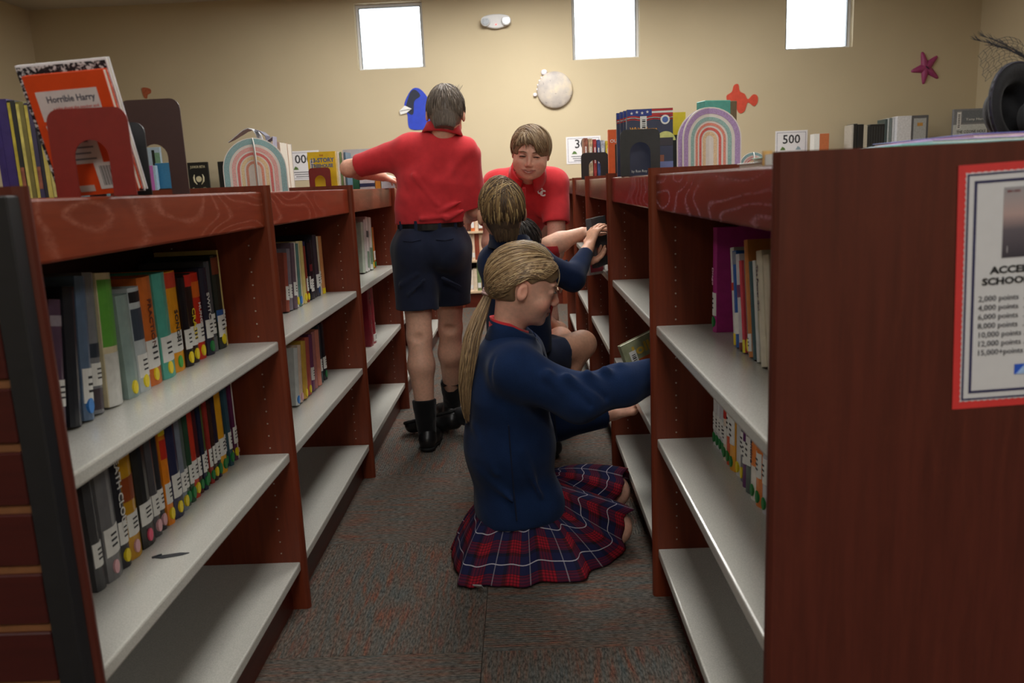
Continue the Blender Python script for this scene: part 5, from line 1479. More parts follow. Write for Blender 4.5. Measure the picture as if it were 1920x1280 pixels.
# ---------------------------------------------------------------- standing boy seen from behind
def boy_standing():
    P = thing('person', 'standing child seen from behind in red polo, navy shorts and black shoes', 'person', (-.39, 3.35, 0))
    def L(p): return np.array(p)-np.array([-.39, 3.35, 0])   # world to local
    H = Head(L((-.287, 3.297, 1.362)), (-.04, 1, -.34), (.05, .34, 1), .98)
    neck = L((-.312, 3.30, 1.265)); chest = L((-.345, 3.315, 1.12)); pel = L((-.378, 3.325, .88))
    shL = L((-.452, 3.31, 1.225)); shR = L((-.225, 3.31, 1.20))
    elL = L((-.708, 3.39, 1.172)); wrL = L((-.602, 3.575, 1.136)); elR = L((-.192, 3.36, .985)); wrR = L((-.235, 3.56, .94))
    hipL, hipR = L((-.448, 3.32, .83)), L((-.312, 3.34, .83)); knL, knR = L((-.447, 3.275, .48)), L((-.335, 3.47, .475)); anL, anR = L((-.437, 3.235, .10)), L((-.362, 3.62, .10))
    S = Sdf(L((-.86, 3.06, .04)), L((-.08, 3.85, 1.55)), .0042)
    H.build(S, lerp(neck, chest, .1), .047)
    S.cap(pel, chest, .075, .085, .03, ax=(1, 0, 0), sc=1.4); S.cap(shL, shR, .045, .045, .04)
    arm(S, shL, elL, wrL, (.040, .033, .032, .021)); hand(S, wrL, L((-.535, 3.66, 1.118))-wrL, (.1, -.3, 1), .9, .55, side=1)
    arm(S, shR, elR, wrR, (.042, .036, .034, .022)); hand(S, wrR, (-.3, 1, -.1), (1, .2, .2), .9, .5, side=1)
    S.cap(hipL, hipR, .085, .085, .03)
    leg(S, hipL, knL, anL, (.074, .050, .053, .031), calf=(0, -.016, 0)); leg(S, hipR, knR, anR, (.074, .050, .053, .031), calf=(0, -.016, 0))
    for q in ((knL, 1), (knR, 1)): S.ell(q[0]+np.array([0, -.058, .0]), (.02, .012, .016), None, .02, 'sub')
    V, Q = S.mesh()
    np_mesh('body', V, Q, M_SKIN, P, skin_col(SKIN, H.paints(SKIN)+[(elL, .05, SKIN*np.array([1.02, .84, .82]), .4)]))
    # polo shirt
    S = Sdf(L((-.80, 3.06, .84)), L((-.06, 3.65, 1.34)), .005)
    torso_shirt(S, L((-.378, 3.32, .93)), chest, neck, shL, shR, (1, 0, -.05), (.137, .143), (.10, .105))
    S.cap(L((-.372, 3.32, .93)), L((-.365, 3.315, 1.02)), .098, .104, .03, ax=(1, 0, 0), sc=1.38)
    eL = lerp(shL, elL, .84); eR = lerp(shR, elR, .93)
    S.cap(shL, eL, .062, .046, .045); S.cap(shR, eR, .062, .056, .045)
    S.wrinkle(.0035, 42, 4, (1, 1, .8))
    # drag folds at the waist, right side and armpit
    for (a, b, r) in [((-.30, 3.215, .955), (-.235, 3.24, .985), .010), ((-.33, 3.21, .985), (-.24, 3.225, 1.02), .008), ((-.40, 3.205, .96), (-.30, 3.21, .965), .007), ((-.42, 3.212, 1.13), (-.33, 3.205, 1.01), .006)]:
        S.cap(L(a), L(b), r, r*.6, .016)
    uL = unit(elL-shL); S.cut(eL, uL, .002, (eL-.09, eL+.09)); S.cap(lerp(eL, elL, -.55), eL+uL*.03, .036, .041, .004, op='sub')
    uR = unit(elR-shR); S.cut(eR, uR, .002, (eR-.075, eR+.075)); S.cap(lerp(eR, elR, -.4), eR+uR*.03, .044, .048, .004, op='sub')
    S.cut(L((-.38, 3.3, .938)), (.0, 0, -1), .003)
    S.cap(neck+np.array([0, 0, .025]), neck+np.array([.01, 0, .1]), .050, .058, .006, op='sub')
    V, Q = S.mesh(); sh = np_mesh('polo_shirt', V, Q, M_RED, P)
    collar(sh, neck+np.array([.008, .0, .022]), (.14, .16, 1), (0, 1, 0), .058, .036, M_RED, .5, .02)
    # shorts
    S = Sdf(L((-.58, 3.10, .52)), L((-.18, 3.62, 1.0)), .005)
    S.cap(L((-.378, 3.325, .945)), L((-.378, 3.325, .86)), .092, .105, .03, ax=(1, 0, 0), sc=1.38)
    for hp, kn, e in ((hipL, knL, .60), (hipR, knR, .56)):
        S.cap(hp+np.array([0, -.012, .0]), lerp(hp, kn, .85), .096, .083, .03, ax=(1, 0, 0), sc=1.04)
    S.ell(L((-.44, 3.25, .83)), (.075, .07, .085), None, .04); S.ell(L((-.315, 3.255, .83)), (.075, .07, .085), None, .04)
    S.cap(L((-.38, 3.20, .60)), L((-.38, 3.21, .74)), .014, .006, .03, op='sub')
    S.wrinkle(.003, 46, 9, (1, 1, .6))
    for (a, b, r) in [((-.50, 3.215, .70), (-.43, 3.20, .74), .008), ((-.40, 3.19, .72), (-.47, 3.20, .66), .007), ((-.33, 3.22, .72), (-.26, 3.25, .68), .008)]: S.cap(L(a), L(b), r, r*.5, .016)
    S.cut(L((-.45, 3.27, .592)), (0, 0, -1), .003, (L((-.6, 3, .5)), L((-.383, 3.7, .66)))); S.cut(L((-.30, 3.4, .585)), (0, 0, -1), .003, (L((-.383, 3, .5)), L((-.1, 3.7, .66))))
    for hp, kn in ((hipL, knL), (hipR, knR)): S.cap(lerp(hp, kn, .5), lerp(hp, kn, .95), .074, .078, .004, op='sub')
    S.cut(L((-.38, 3.3, .922)), (0, 0, 1), .003)
    V, Q = S.mesh(); so = np_mesh('shorts', V, Q, M_NAVY, P)
    for x0, x1 in ((-.475, -.405), (-.345, -.275)):
        MB().tube([L((x0, 3.192, .878)), L(((x0+x1)/2, 3.184, .874)), L((x1, 3.196, .879))], .0028, 5).build('back_pocket', M_NAVY, so)
    # belt
    m = MB(); n = 40; v = []; f = []
    for k in range(n):
        a = 2*math.pi*k/n; c = L((-.378, 3.325, .93))
        for (o, z) in ((.0, -.017), (.004, -.017), (.004, .017), (0, .017)):
            v.append((c[0]+(.132+o)*math.cos(a), c[1]+(.103+o)*math.sin(a), c[2]+z))
    for k in range(n):
        for j in range(4): f.append((k*4+j, k*4+(j+1) % 4, ((k+1) % n)*4+(j+1) % 4, ((k+1) % n)*4+j))
    bl_ = m.add(v, f).build('belt', M_LEATHER, P)
    for x_ in (-.49, -.425, -.33, -.27):
        yy = 3.325-.109*math.sqrt(max(0, 1-((x_+.378)/.138)**2))
        MB().box(x_+.39-.006, x_+.39+.006, yy-3.35-.003, yy-3.35+.003, .908, .952).build('belt_loop', M_NAVY, so)
    for an, kn in ((anL, knL), (anR, knR)):
        S = Sdf(an-.09, an+np.array([.09, .09, .22]), .0045)
        S.cap(an+np.array([0, 0, -.02]), lerp(an, kn, .36)+np.array([0, -.013, 0]), .039, .053, .01); S.wrinkle(.0015, 90, 3); t_ = lerp(an, kn, .30); S.cut(t_, unit(kn-an), .003)
        V, Q = S.mesh(); np_mesh('sock', V, Q, M_SOCK, P)
    shoe(P, anL, L((-.436, 3.18, .006)), L((-.425, 3.395, .0)), (0, .0, 1)); shoe(P, anR, L((-.352, 3.575, .004)), L((-.445, 3.79, 0)))
    def ends(r):
        th = r.uniform(0, 2*math.pi); 
        cr = np.array([.05, -.45, .9])
        e = np.array([math.sin(th), math.cos(th)*1.0, -.35 if math.cos(th) < .4 else .25])
        if math.cos(th) < -.2: e[2] = -.75
        return cr, e
    hr = short_hair(H, P, [(108, 96, 86), (120, 108, 97), (96, 86, 76), (140, 128, 114)], (.0745, .0935, .094), None, ends, 900, 5, np.array(rgb(112, 100, 90)), (.2, .35),
               cuts=[((0, -.06, -.082), (0, -.1, -1)), ((0, .055, .03), (0, 1, -.35))], front_cut=[((.078, .012, -.03), (.02, .034, .045)), ((-.078, .012, -.03), (.02, .034, .045)), ((.066, -.02, -.09), (.032, .06, .04)), ((-.066, -.02, -.09), (.032, .06, .04))], lift=.003, r=.0019, nape=((0, -.042, -.03), .050, (0, -.036, -.088), .046))
    nape_locks(H, hr, [(108, 96, 86), (118, 106, 95), (100, 90, 80)], 260, 3, .0017, -.082)
    # a pale tuft standing up on the crown
    paths = [[H.p(-.04-.012*k/4*u-.004*q, -.02+.004*q, .095+.022*u*k/4) for k in range(5)] for q, u in ((0, 1.2), (1, 1.0), (2, .9), (3, 1.3), (-1, .8), (-2, 1.0))]
    strands('tuft', paths, .0016, tones(6, [(170, 162, 150), (196, 188, 176)], 2), P)
    return P
boy_standing()
# ---------------------------------------------------------------- bending boy who smiles at the camera side
def boy_bending():
    O = np.array([.02, 3.9, 0])
    P = thing('person', 'smiling child bending forward in red polo with white chest monogram', 'person', tuple(O))
    def L(p): return np.array(p)-O
    H = Head(L((.046, 3.40, 1.204)), (-.10, -1, -.30), (.10, -.2, 1), .98)
    neck = L((.03, 3.53, 1.115)); chest = L((.022, 3.66, 1.035)); pel = L((.02, 3.93, .83))
    shL, shR = L((.150, 3.60, 1.07)), L((-.108, 3.60, 1.075))
    elL, wrL = L((.145, 3.53, .83)), L((.115, 3.68, .64)); elR, wrR = L((-.142, 3.54, .83)), L((-.10, 3.67, .63))
    hipL, hipR = L((.08, 3.98, .78)), L((-.06, 3.98, .78)); knL, knR = L((.10, 3.88, .43)), L((-.09, 3.88, .43)); anL, anR = L((.10, 3.97, .10)), L((-.09, 3.97, .10))
    S = Sdf(L((-.26, 3.22, .04)), L((.28, 4.14, 1.36)), .0036)
    H.build(S, lerp(neck, chest, .1), .05, .6, 1.22)
    S.ell(H.p(0, .030, -.052), (.058, .046, .042), H.R, .025)
    # cheeks lifted by the smile, eye pouches
    for q in (-1, 1): S.ell(H.p(q*.034, .068, -.026), (.017, .012, .013), H.R, .012)
    S.cap(pel, chest, .085, .095, .03, ax=(1, 0, 0), sc=1.35); S.cap(shL, shR, .045, .045, .04); S.cap(hipL, hipR, .09, .09, .03)
    arm(S, shL, elL, wrL, (.044, .039, .038, .025)); hand(S, wrL, (0, .35, -1), (0, -1, -.2), .9, .5, side=-1)
    arm(S, shR, elR, wrR, (.044, .039, .038, .025)); hand(S, wrR, (0, .35, -1), (0, -1, -.2), .9, .5, side=1)
    leg(S, hipL, knL, anL, (.08, .054, .056, .033)); leg(S, hipR, knR, anR, (.08, .054, .056, .033))
    V, Q = S.mesh()
    base = np.array(rgb(226, 172, 150))
    np_mesh('body', V, Q, M_SKIN, P, skin_col(base, H.paints(base, 1.0)))
    H.eyes(P, S, .62)
    H.smile_mouth(P, S)
    # shirt
    S = Sdf(L((-.28, 3.40, .74)), L((.31, 4.06, 1.2)), .005)
    torso_shirt(S, L((-.005, 3.86, .92)), chest, neck, shL, shR, (1, 0, 0), (.118, .15), (.10, .108))
    S.cap(chest, L((-.012, 3.77, .88)), .098, .074, .05, ax=(1, 0, 0), sc=1.32)      # hanging front
    eL, eR = lerp(shL, elL, .70), lerp(shR, elR, .70)
    S.cap(shL, eL, .062, .06, .04); S.cap(shR, eR, .062, .06, .04)
    S.wrinkle(.003, 40, 12)
    for (a, b, r) in [((.02, 3.545, 1.0), (.10, 3.60, .92), .008), ((-.02, 3.55, .98), (.04, 3.66, .87), .008), ((-.05, 3.56, 1.0), (-.01, 3.66, .88), .007), ((.12, 3.56, 1.02), (.07, 3.60, .96), .008)]: S.cap(L(a), L(b), r, r*.5, .018)
    for e, s_, l_ in ((eL, shL, elL), (eR, shR, elR)):
        u = unit(l_-s_); S.cut(e, u, .002, (e-.08, e+.08)); S.cap(lerp(e, s_, .3), e+u*.03, .05, .053, .004, op='sub')
    S.cut(L((.0, 3.8, .835)), (.35, .25, -1), .003)
    S.cap(neck+np.array([0, -.01, .01]), H.p(0, .0, -.06), .05, .056, .006, op='sub')
    V, Q = S.mesh(); sh = np_mesh('polo_shirt', V, Q, M_RED, P)
    up = unit(H.c-neck)*.7+np.array([0, 0, .3])
    collar(sh, neck+np.array([0, -.018, .012]), (.02, -.75, .65), (-.02, -.55, -.8), .058, .034, M_RED, .7, .018)
    pk = MB(); a, b = L((.012, 3.445, 1.062)), L((.008, 3.515, .965))
    pk.tube([a, lerp(a, b, .5)+np.array([0, -.004, 0]), b], [.008, .009, .008], 6); pk.build('placket', M_RED, sh)
    # monogram of two interlocking letters
    for k in range(200):
        c = np.array(L(at(1013, 359, 3.35+.002*k)))
        if S.F[tuple(np.clip(np.round((c-S.lo)/S.h).astype(int), 0, S.n-1))] < 0: break
    ix = np.clip(np.round((c-S.lo)/S.h).astype(int), 3, S.n-4)
    nn = unit([S.F[tuple(ix+3*e)]-S.F[tuple(ix-3*e)] for e in np.eye(3, dtype=int)])
    for dx, dz, lf in ((-.018, -.004, .020), (-.006, -.014, .019)):
        xd = unit(np.cross((0, 0, 1), nn)); yd = np.cross(nn, xd)
        text('C', .036, M_WHITE, sh, frame(tuple(c+xd*dx+yd*dz+nn*(lf-.002)), tuple(xd), tuple(yd)), 'monogram', bold=.03, extr=.0025)
    # shorts
    S = Sdf(L((-.22, 3.70, .42)), L((.26, 4.14, .98)), .0055)
    S.cap(pel+np.array([0, .02, .06]), L((.02, 3.98, .80)), .098, .11, .03, ax=(1, 0, 0), sc=1.35)
    for hp, kn in ((hipL, knL), (hipR, knR)): S.cap(hp, lerp(hp, kn, .62), .088, .076, .03); S.cut(lerp(hp, kn, .58), unit(kn-hp), .003, (lerp(hp, kn, .72)-.11, lerp(hp, kn, .72)+.11))
    S.wrinkle(.003, 46, 2); S.cut(L((.02, 3.9, .955)), (0, 0, 1), .003)
    V, Q = S.mesh(); np_mesh('shorts', V, Q, M_NAVY, P)
    for an, kn in ((anL, knL), (anR, knR)):
        S = Sdf(an-.09, an+np.array([.09, .09, .2]), .005); S.cap(an+np.array([0, 0, -.02]), lerp(an, kn, .36), .040, .044, .01); S.cut(lerp(an, kn, .33), unit(kn-an), .003)
        V, Q = S.mesh(); np_mesh('sock', V, Q, M_SOCK, P)
        shoe(P, an, an+np.array([0, .045, -.098]), an+np.array([0, -.195, -.099]), h=.006)
    # swept fringe: from the parting on his right side over to his left brow
    def ends(r):
        k = r.random()
        if k < .14:      # short front locks beside the parting
            return np.array([r.uniform(-.4, -.1), r.uniform(.3, .6), .85]), np.array([r.uniform(-1, .1), r.uniform(.5, .95), r.uniform(.18, .42)])
        if k < .5:      # fringe over the forehead towards his left eye
            st = np.array([r.uniform(-.45, .0), r.uniform(-.1, .5), 1.0]); en = np.array([r.uniform(.25, 1.0), r.uniform(.65, 1.0), r.uniform(-.02, .30)])
        elif k < .72:    # his right side
            st = np.array([r.uniform(-.4, .0), r.uniform(-.2, .75), .9]); en = np.array([-1, r.uniform(-.4, .8), r.uniform(-.1, .35)])
        else:
            st = np.array([r.uniform(-.3, .2), -.3, 1.0]); th = r.uniform(-1.9, 1.9); en = np.array([math.sin(th), -math.cos(th), r.uniform(-.6, -.1)])
        return st, en
    short_hair(H, P, [(150, 124, 92), (128, 102, 74), (104, 80, 58), (176, 156, 126), (140, 118, 92)], (.0795, .099, .089), None, ends, 1000, 8, np.array(rgb(128, 104, 78)), (.6, .95),
               cuts=[((0, -.05, -.03), (0, .25, -1))], front_cut=[((0, .10, -.05), (.075, .062, .075)), ((-.012, .10, .0), (.05, .055, .062)), ((.075, .01, -.045), (.02, .04, .045)), ((-.075, .01, -.045), (.02, .04, .045))], r=.0028, lift=.006)
    return P
boy_bending()

# ---------------------------------------------------------------- kneeling boy in navy jacket
M_JACKET = fabric('navy_jacket', rgb(23, 36, 66), 420, .4, .9, .1)
def boy_kneeling():
    O = np.array([-.03, 2.95, 0])
    P = thing('person', 'kneeling child in navy jacket with short brown hair, reaching into the right bookcase', 'person', tuple(O))
    def L(p): return np.array(p)-O
    H = Head(L((-.072, 2.85, .985)), (-.30, 1, .10), (-.02, -.06, 1), .98)
    neck = L((-.05, 2.865, .872)); chest = L((-.03, 2.90, .72)); pel = L((-.03, 2.98, .43))
    shL, shR = L((-.105, 2.93, .80)), L((.05, 2.84, .80))
    elR, wrR = L((.172, 2.90, .735)), L((.247, 3.035, .838)); elL, wrL = L((.03, 3.09, .70)), L((.215, 3.095, .765))
    hipR, hipL = L((-.03, 2.95, .42)), L((-.04, 3.06, .42))
    knR, anR = L((.215, 3.09, .452)), L((.0, 3.06, .14)); knL, anL = L((.07, 3.25, .068)), L((-.31, 3.435, .082))
    S = Sdf(L((-.40, 2.70, .03)), L((.42, 3.52, 1.13)), .0038)
    H.build(S, lerp(neck, chest, .1), .045)
    for q in (-1, 1): S.ell(H.p(q*.082, -.006, -.012), (.009, .018, .028), H.R, .005)
    S.cap(pel, chest, .08, .088, .03, ax=(.6, -.5, 0), sc=1.3); S.cap(shL, shR, .045, .045, .04); S.cap(hipL, hipR, .08, .08, .03)
    arm(S, shR, elR, wrR, (.04, .035, .033, .0215)); hand(S, wrR, L((.287, 3.095, .94))-wrR, (-.75, -.6, .25), .92, .42, side=-1, thumb=.9)
    arm(S, shL, elL, wrL, (.04, .035, .033, .0215)); hand(S, wrL, (.8, .25, .25), (.2, .3, -1), .9, .5, side=-1)
    leg(S, hipR, knR, anR, (.074, .052, .05, .031)); leg(S, hipL, knL, anL, (.074, .052, .05, .031))
    V, Q = S.mesh(); np_mesh('body', V, Q, M_SKIN, P, skin_col(SKIN2, H.paints(SKIN2)))
    # jacket
    S = Sdf(L((-.26, 2.66, .38)), L((.33, 3.22, .97)), .005)
    torso_shirt(S, L((-.03, 2.96, .48)), chest, neck, shL, shR, (.75, -.6, 0), (.125, .125), (.105, .105))
    eR, eL = lerp(elR, wrR, .80), lerp(elL, wrL, .8)
    S.cap(shR, elR, .052, .043, .035); S.cap(elR, eR, .043, .031, .03); S.cap(shL, elL, .054, .046, .04); S.cap(elL, eL, .05, .036, .03)
    S.wrinkle(.0035, 40, 21)
    for (a, b, r) in [((.16, 2.86, .76), (.20, 2.90, .72), .01), ((.13, 2.85, .74), (.19, 2.93, .695), .01), ((.2, 2.93, .77), (.235, 2.99, .75), .008)]: S.cap(L(a), L(b), r, r*.5, .02)
    for e, d, b in ((eR, wrR-elR, .07), (eL, wrL-elL, .07)):
        u = unit(d); S.cut(e, u, .002, (e-b, e+b)); S.cap(e-u*.02, e+u*.03, .021, .023, .004, op='sub')
    S.cut(L((0, 2.9, .46)), (0, 0, -1), .003)
    S.cap(neck, neck+np.array([0, 0, .12]), .052, .066, .006, op='sub')
    V, Q = S.mesh(); j = np_mesh('jacket', V, Q, M_JACKET, P)
    collar(j, neck+np.array([0, 0, -.004]), (0, -.05, 1), (.6, .8, 0), .06, .04, M_FLEECE_D, .4, .014)
    S = Sdf(L((-.18, 2.8, .0)), L((.3, 3.3, .56)), .0055)
    S.cap(hipR, lerp(hipR, knR, .62), .092, .078, .03); S.cap(hipL, lerp(hipL, knL, .7), .092, .082, .03); S.cap(pel, hipL, .11, .1, .04)
    u = unit(knR-hipR); e = lerp(hipR, knR, .66); S.cut(e, u, .003, (e-.1, e+.1)); S.wrinkle(.003, 46, 5)
    S.cut(L((0, 0, .5)), (0, 0, 1), .003)
    V, Q = S.mesh(); np_mesh('shorts', V, Q, M_NAVY, P)
    # socks and shoes: rear foot lies on the carpet, front foot on its toes
    for an, kn in ((anL, knL), (anR, knR)):
        lo = np.minimum(an, lerp(an, kn, .5))-.06; hi = np.maximum(an, lerp(an, kn, .5))+.06
        S = Sdf(lo, hi, .005); S.cap(an, lerp(an, kn, .42), .040, .046, .01); S.wrinkle(.002, 90, 3); S.cut(lerp(an, kn, .40), unit(kn-an), .003)
        V, Q = S.mesh(); np_mesh('sock', V, Q, M_SOCK, P)
    shoe(P, anL, L((-.325, 3.435, .115)), L((-.572, 3.465, .053)), (.30, -.30, -.85)); shoe(P, anR, L((-.03, 3.06, .13)), L((.10, 3.06, .0)), (.6, 0, .8), .006)
    def ends(r):
        k = r.random()
        cr = np.array([r.uniform(-.1, .25), r.uniform(-.5, -.1), .9])
        if k < .5:     # long locks from the parting over the top
            return np.array([-.5, r.uniform(-.55, .5), .75]), np.array([1, r.uniform(-.6, .4), r.uniform(-.3, .1)])
        th = r.uniform(-1.7, 1.7); return cr, np.array([math.sin(th), -math.cos(th), r.uniform(-.75, -.4)])
    hr = short_hair(H, P, [(112, 88, 60), (88, 68, 48), (70, 54, 40), (150, 122, 80), (178, 152, 104)], (.0755, .096, .102), None, ends, 1000, 14, np.array(rgb(72, 56, 42)), (.45, .8),
               cuts=[((0, -.05, -.095), (0, .0, -1)), ((0, .06, .02), (0, 1, -.3))], front_cut=[((.08, .014, -.04), (.022, .036, .045)), ((-.082, .012, -.025), (.026, .038, .046)), ((.07, -.01, -.1), (.034, .06, .04)), ((-.07, -.01, -.1), (.034, .06, .04))], r=.0027, lift=.005, nape=((0, -.045, -.035), .050, (0, -.036, -.1), .045))
    nape_locks(H, hr, [(96, 76, 54), (80, 62, 46), (70, 54, 40), (110, 88, 62)], 330, 6, .0024, -.096)
    return P
boy_kneeling()

# ---------------------------------------------------------------- fourth boy, mostly hidden, bare forearm reaching right
def boy_hidden():
    O = np.array([-.02, 3.33, 0])
    P = thing('person', 'crouching child almost hidden behind the others, dark hair, red cuff and bare forearm', 'person', tuple(O))
    def L(p): return np.array(p)-O
    H = Head(L((-.005, 3.11, .855)), (.6, .8, -.1), (0, -.2, 1), .86)
    neck = L((-.01, 3.19, .765)); chest = L((-.01, 3.26, .64)); pel = L((-.03, 3.40, .34))
    shR, shL = L((.06, 3.20, .735)), L((-.09, 3.28, .72))
    elR, wrR = L((.115, 3.14, .836)), L((.232, 3.145, .882)); elL, wrL = L((.02, 3.42, .55)), L((.14, 3.44, .45))
    elR = L((.105, 3.125, .838))
    S = Sdf(L((-.24, 2.98, .03)), L((.42, 3.62, .97)), .0042)
    H.build(S, lerp(neck, chest, .1), .044)
    S.cap(pel, chest, .08, .085, .03, ax=(.5, -.8, 0), sc=1.3); S.cap(shL, shR, .042, .042, .04)
    arm(S, shR, elR, wrR, (.04, .036, .036, .0225)); hand(S, wrR, L((.30, 3.16, .905))-wrR, (-.2, -.3, .9), .9, .45, side=1)
    arm(S, shL, elL, wrL, (.04, .035, .033, .022)); hand(S, wrL, (.6, .2, -.4), (0, 0, 1), .85, .5)
    leg(S, L((-.06, 3.40, .3)), L((.14, 3.36, .42)), L((.02, 3.42, .1)), (.074, .052, .05, .031)); leg(S, L((-.05, 3.48, .3)), L((.13, 3.52, .42)), L((.02, 3.52, .1)), (.074, .052, .05, .031))
    V, Q = S.mesh(); np_mesh('body', V, Q, M_SKIN, P, skin_col(SKIN, H.paints(SKIN)))
    S = Sdf(L((-.24, 3.02, .28)), L((.22, 3.58, .84)), .006)
    torso_shirt(S, pel, chest, neck, shL, shR, (.5, -.8, 0), (.14, .14), (.11, .11))
    e = lerp(elR, wrR, .14); S.cap(shR, elR, .056, .047, .03); S.cap(elR, lerp(elR, wrR, .2), .047, .044, .02); S.cap(shL, lerp(shL, elL, .8), .056, .05, .03)
    S.wrinkle(.003, 42, 31); u = unit(wrR-elR); S.cut(e, u, .002, (e-.09, e+.09)); S.cap(e-u*.02, e+u*.03, .034, .037, .004, op='sub')
    S.cut(L((0, 0, .33)), (0, 0, -1), .003)
    V, Q = S.mesh(); np_mesh('polo_shirt', V, Q, M_RED, P)
    S = Sdf(L((-.2, 3.24, .16)), L((.24, 3.66, .52)), .006)
    for y in (3.40, 3.49): S.cap(L((-.06, y, .3)), L((.08, y-.02, .38)), .09, .075, .03)
    V, Q = S.mesh(); np_mesh('shorts', V, Q, M_NAVY, P)
    for y in (3.42, 3.52): shoe(P, L((.02, y, .1)), L((-.03, y, .0)), L((.2, y-.02, 0)), h=.006)
    def ends(r):
        th = r.uniform(0, 6.28); return np.array([.0, -.4, .9]), np.array([math.sin(th), math.cos(th), -.5])
    short_hair(H, P, [(52, 46, 42), (64, 58, 52), (44, 40, 38)], (.078, .096, .088), None, ends, 300, 19, np.array(rgb(46, 42, 40)), (.25, .4),
               cuts=[((0, -.05, -.055), (0, .15, -1)), ((0, .06, .02), (0, 1, -.3))], r=.0024)
    return P
boy_hidden()

# ---------------------------------------------------------------- kneeling girl
def plaid_mat():
    m, nt, b = _new('tartan')
    uv = N(nt, 'ShaderNodeUVMap'); sp = N(nt, 'ShaderNodeSeparateXYZ'); nt.links.new(uv.outputs[0], sp.inputs[0])
    def band(x, period, c, w_):
        f = math_node(nt, 'FRACT', math_node(nt, 'DIVIDE', x, period)); d = math_node(nt, 'ABSOLUTE', math_node(nt, 'SUBTRACT', f, c))
        return math_node(nt, 'LESS_THAN', d, w_/period/2)
    T = .094
    def stripes(x):
        red = band(x, T, .28, .034); red = math_node(nt, 'MULTIPLY', red, math_node(nt, 'SUBTRACT', 1.0, math_node(nt, 'MULTIPLY', band(x, .0085, .5, .0028), .75)))
        navy = band(x, T, .74, .05); white = band(x, T, .75, .0028); return red, navy, white
    ru, nu, wu = stripes(sp.outputs[0]); rv, nv, wv = stripes(sp.outputs[1])
    blk = rgb(24, 18, 26); c = mix_node(nt, math_node(nt, 'MULTIPLY', math_node(nt, 'ADD', nu, nv), .5), blk, rgb(28, 30, 66))
    rs = math_node(nt, 'ADD', math_node(nt, 'MULTIPLY', math_node(nt, 'ADD', ru, rv), .26), math_node(nt, 'MULTIPLY', math_node(nt, 'MULTIPLY', ru, rv), .45), clamp=True)
    c = mix_node(nt, rs, c, rgb(150, 22, 40))
    c = mix_node(nt, math_node(nt, 'MULTIPLY', wv, .8), c, rgb(190, 186, 196)); c = mix_node(nt, math_node(nt, 'MULTIPLY', wu, .35), c, rgb(190, 186, 196))
    weave = noise(nt, coords(nt), 900, 2); c = mix_node(nt, .5, c, ramp(nt, weave, [(.3, (.8, .8, .8)), (.7, (1.2, 1.2, 1.2))]), 'MULTIPLY')
    nt.links.new(c, b.inputs['Base Color']); b.inputs['Roughness'].default_value = .85; b.inputs['Specular IOR Level'].default_value = .2
    bump(nt, b, weave, .2, .001); return m
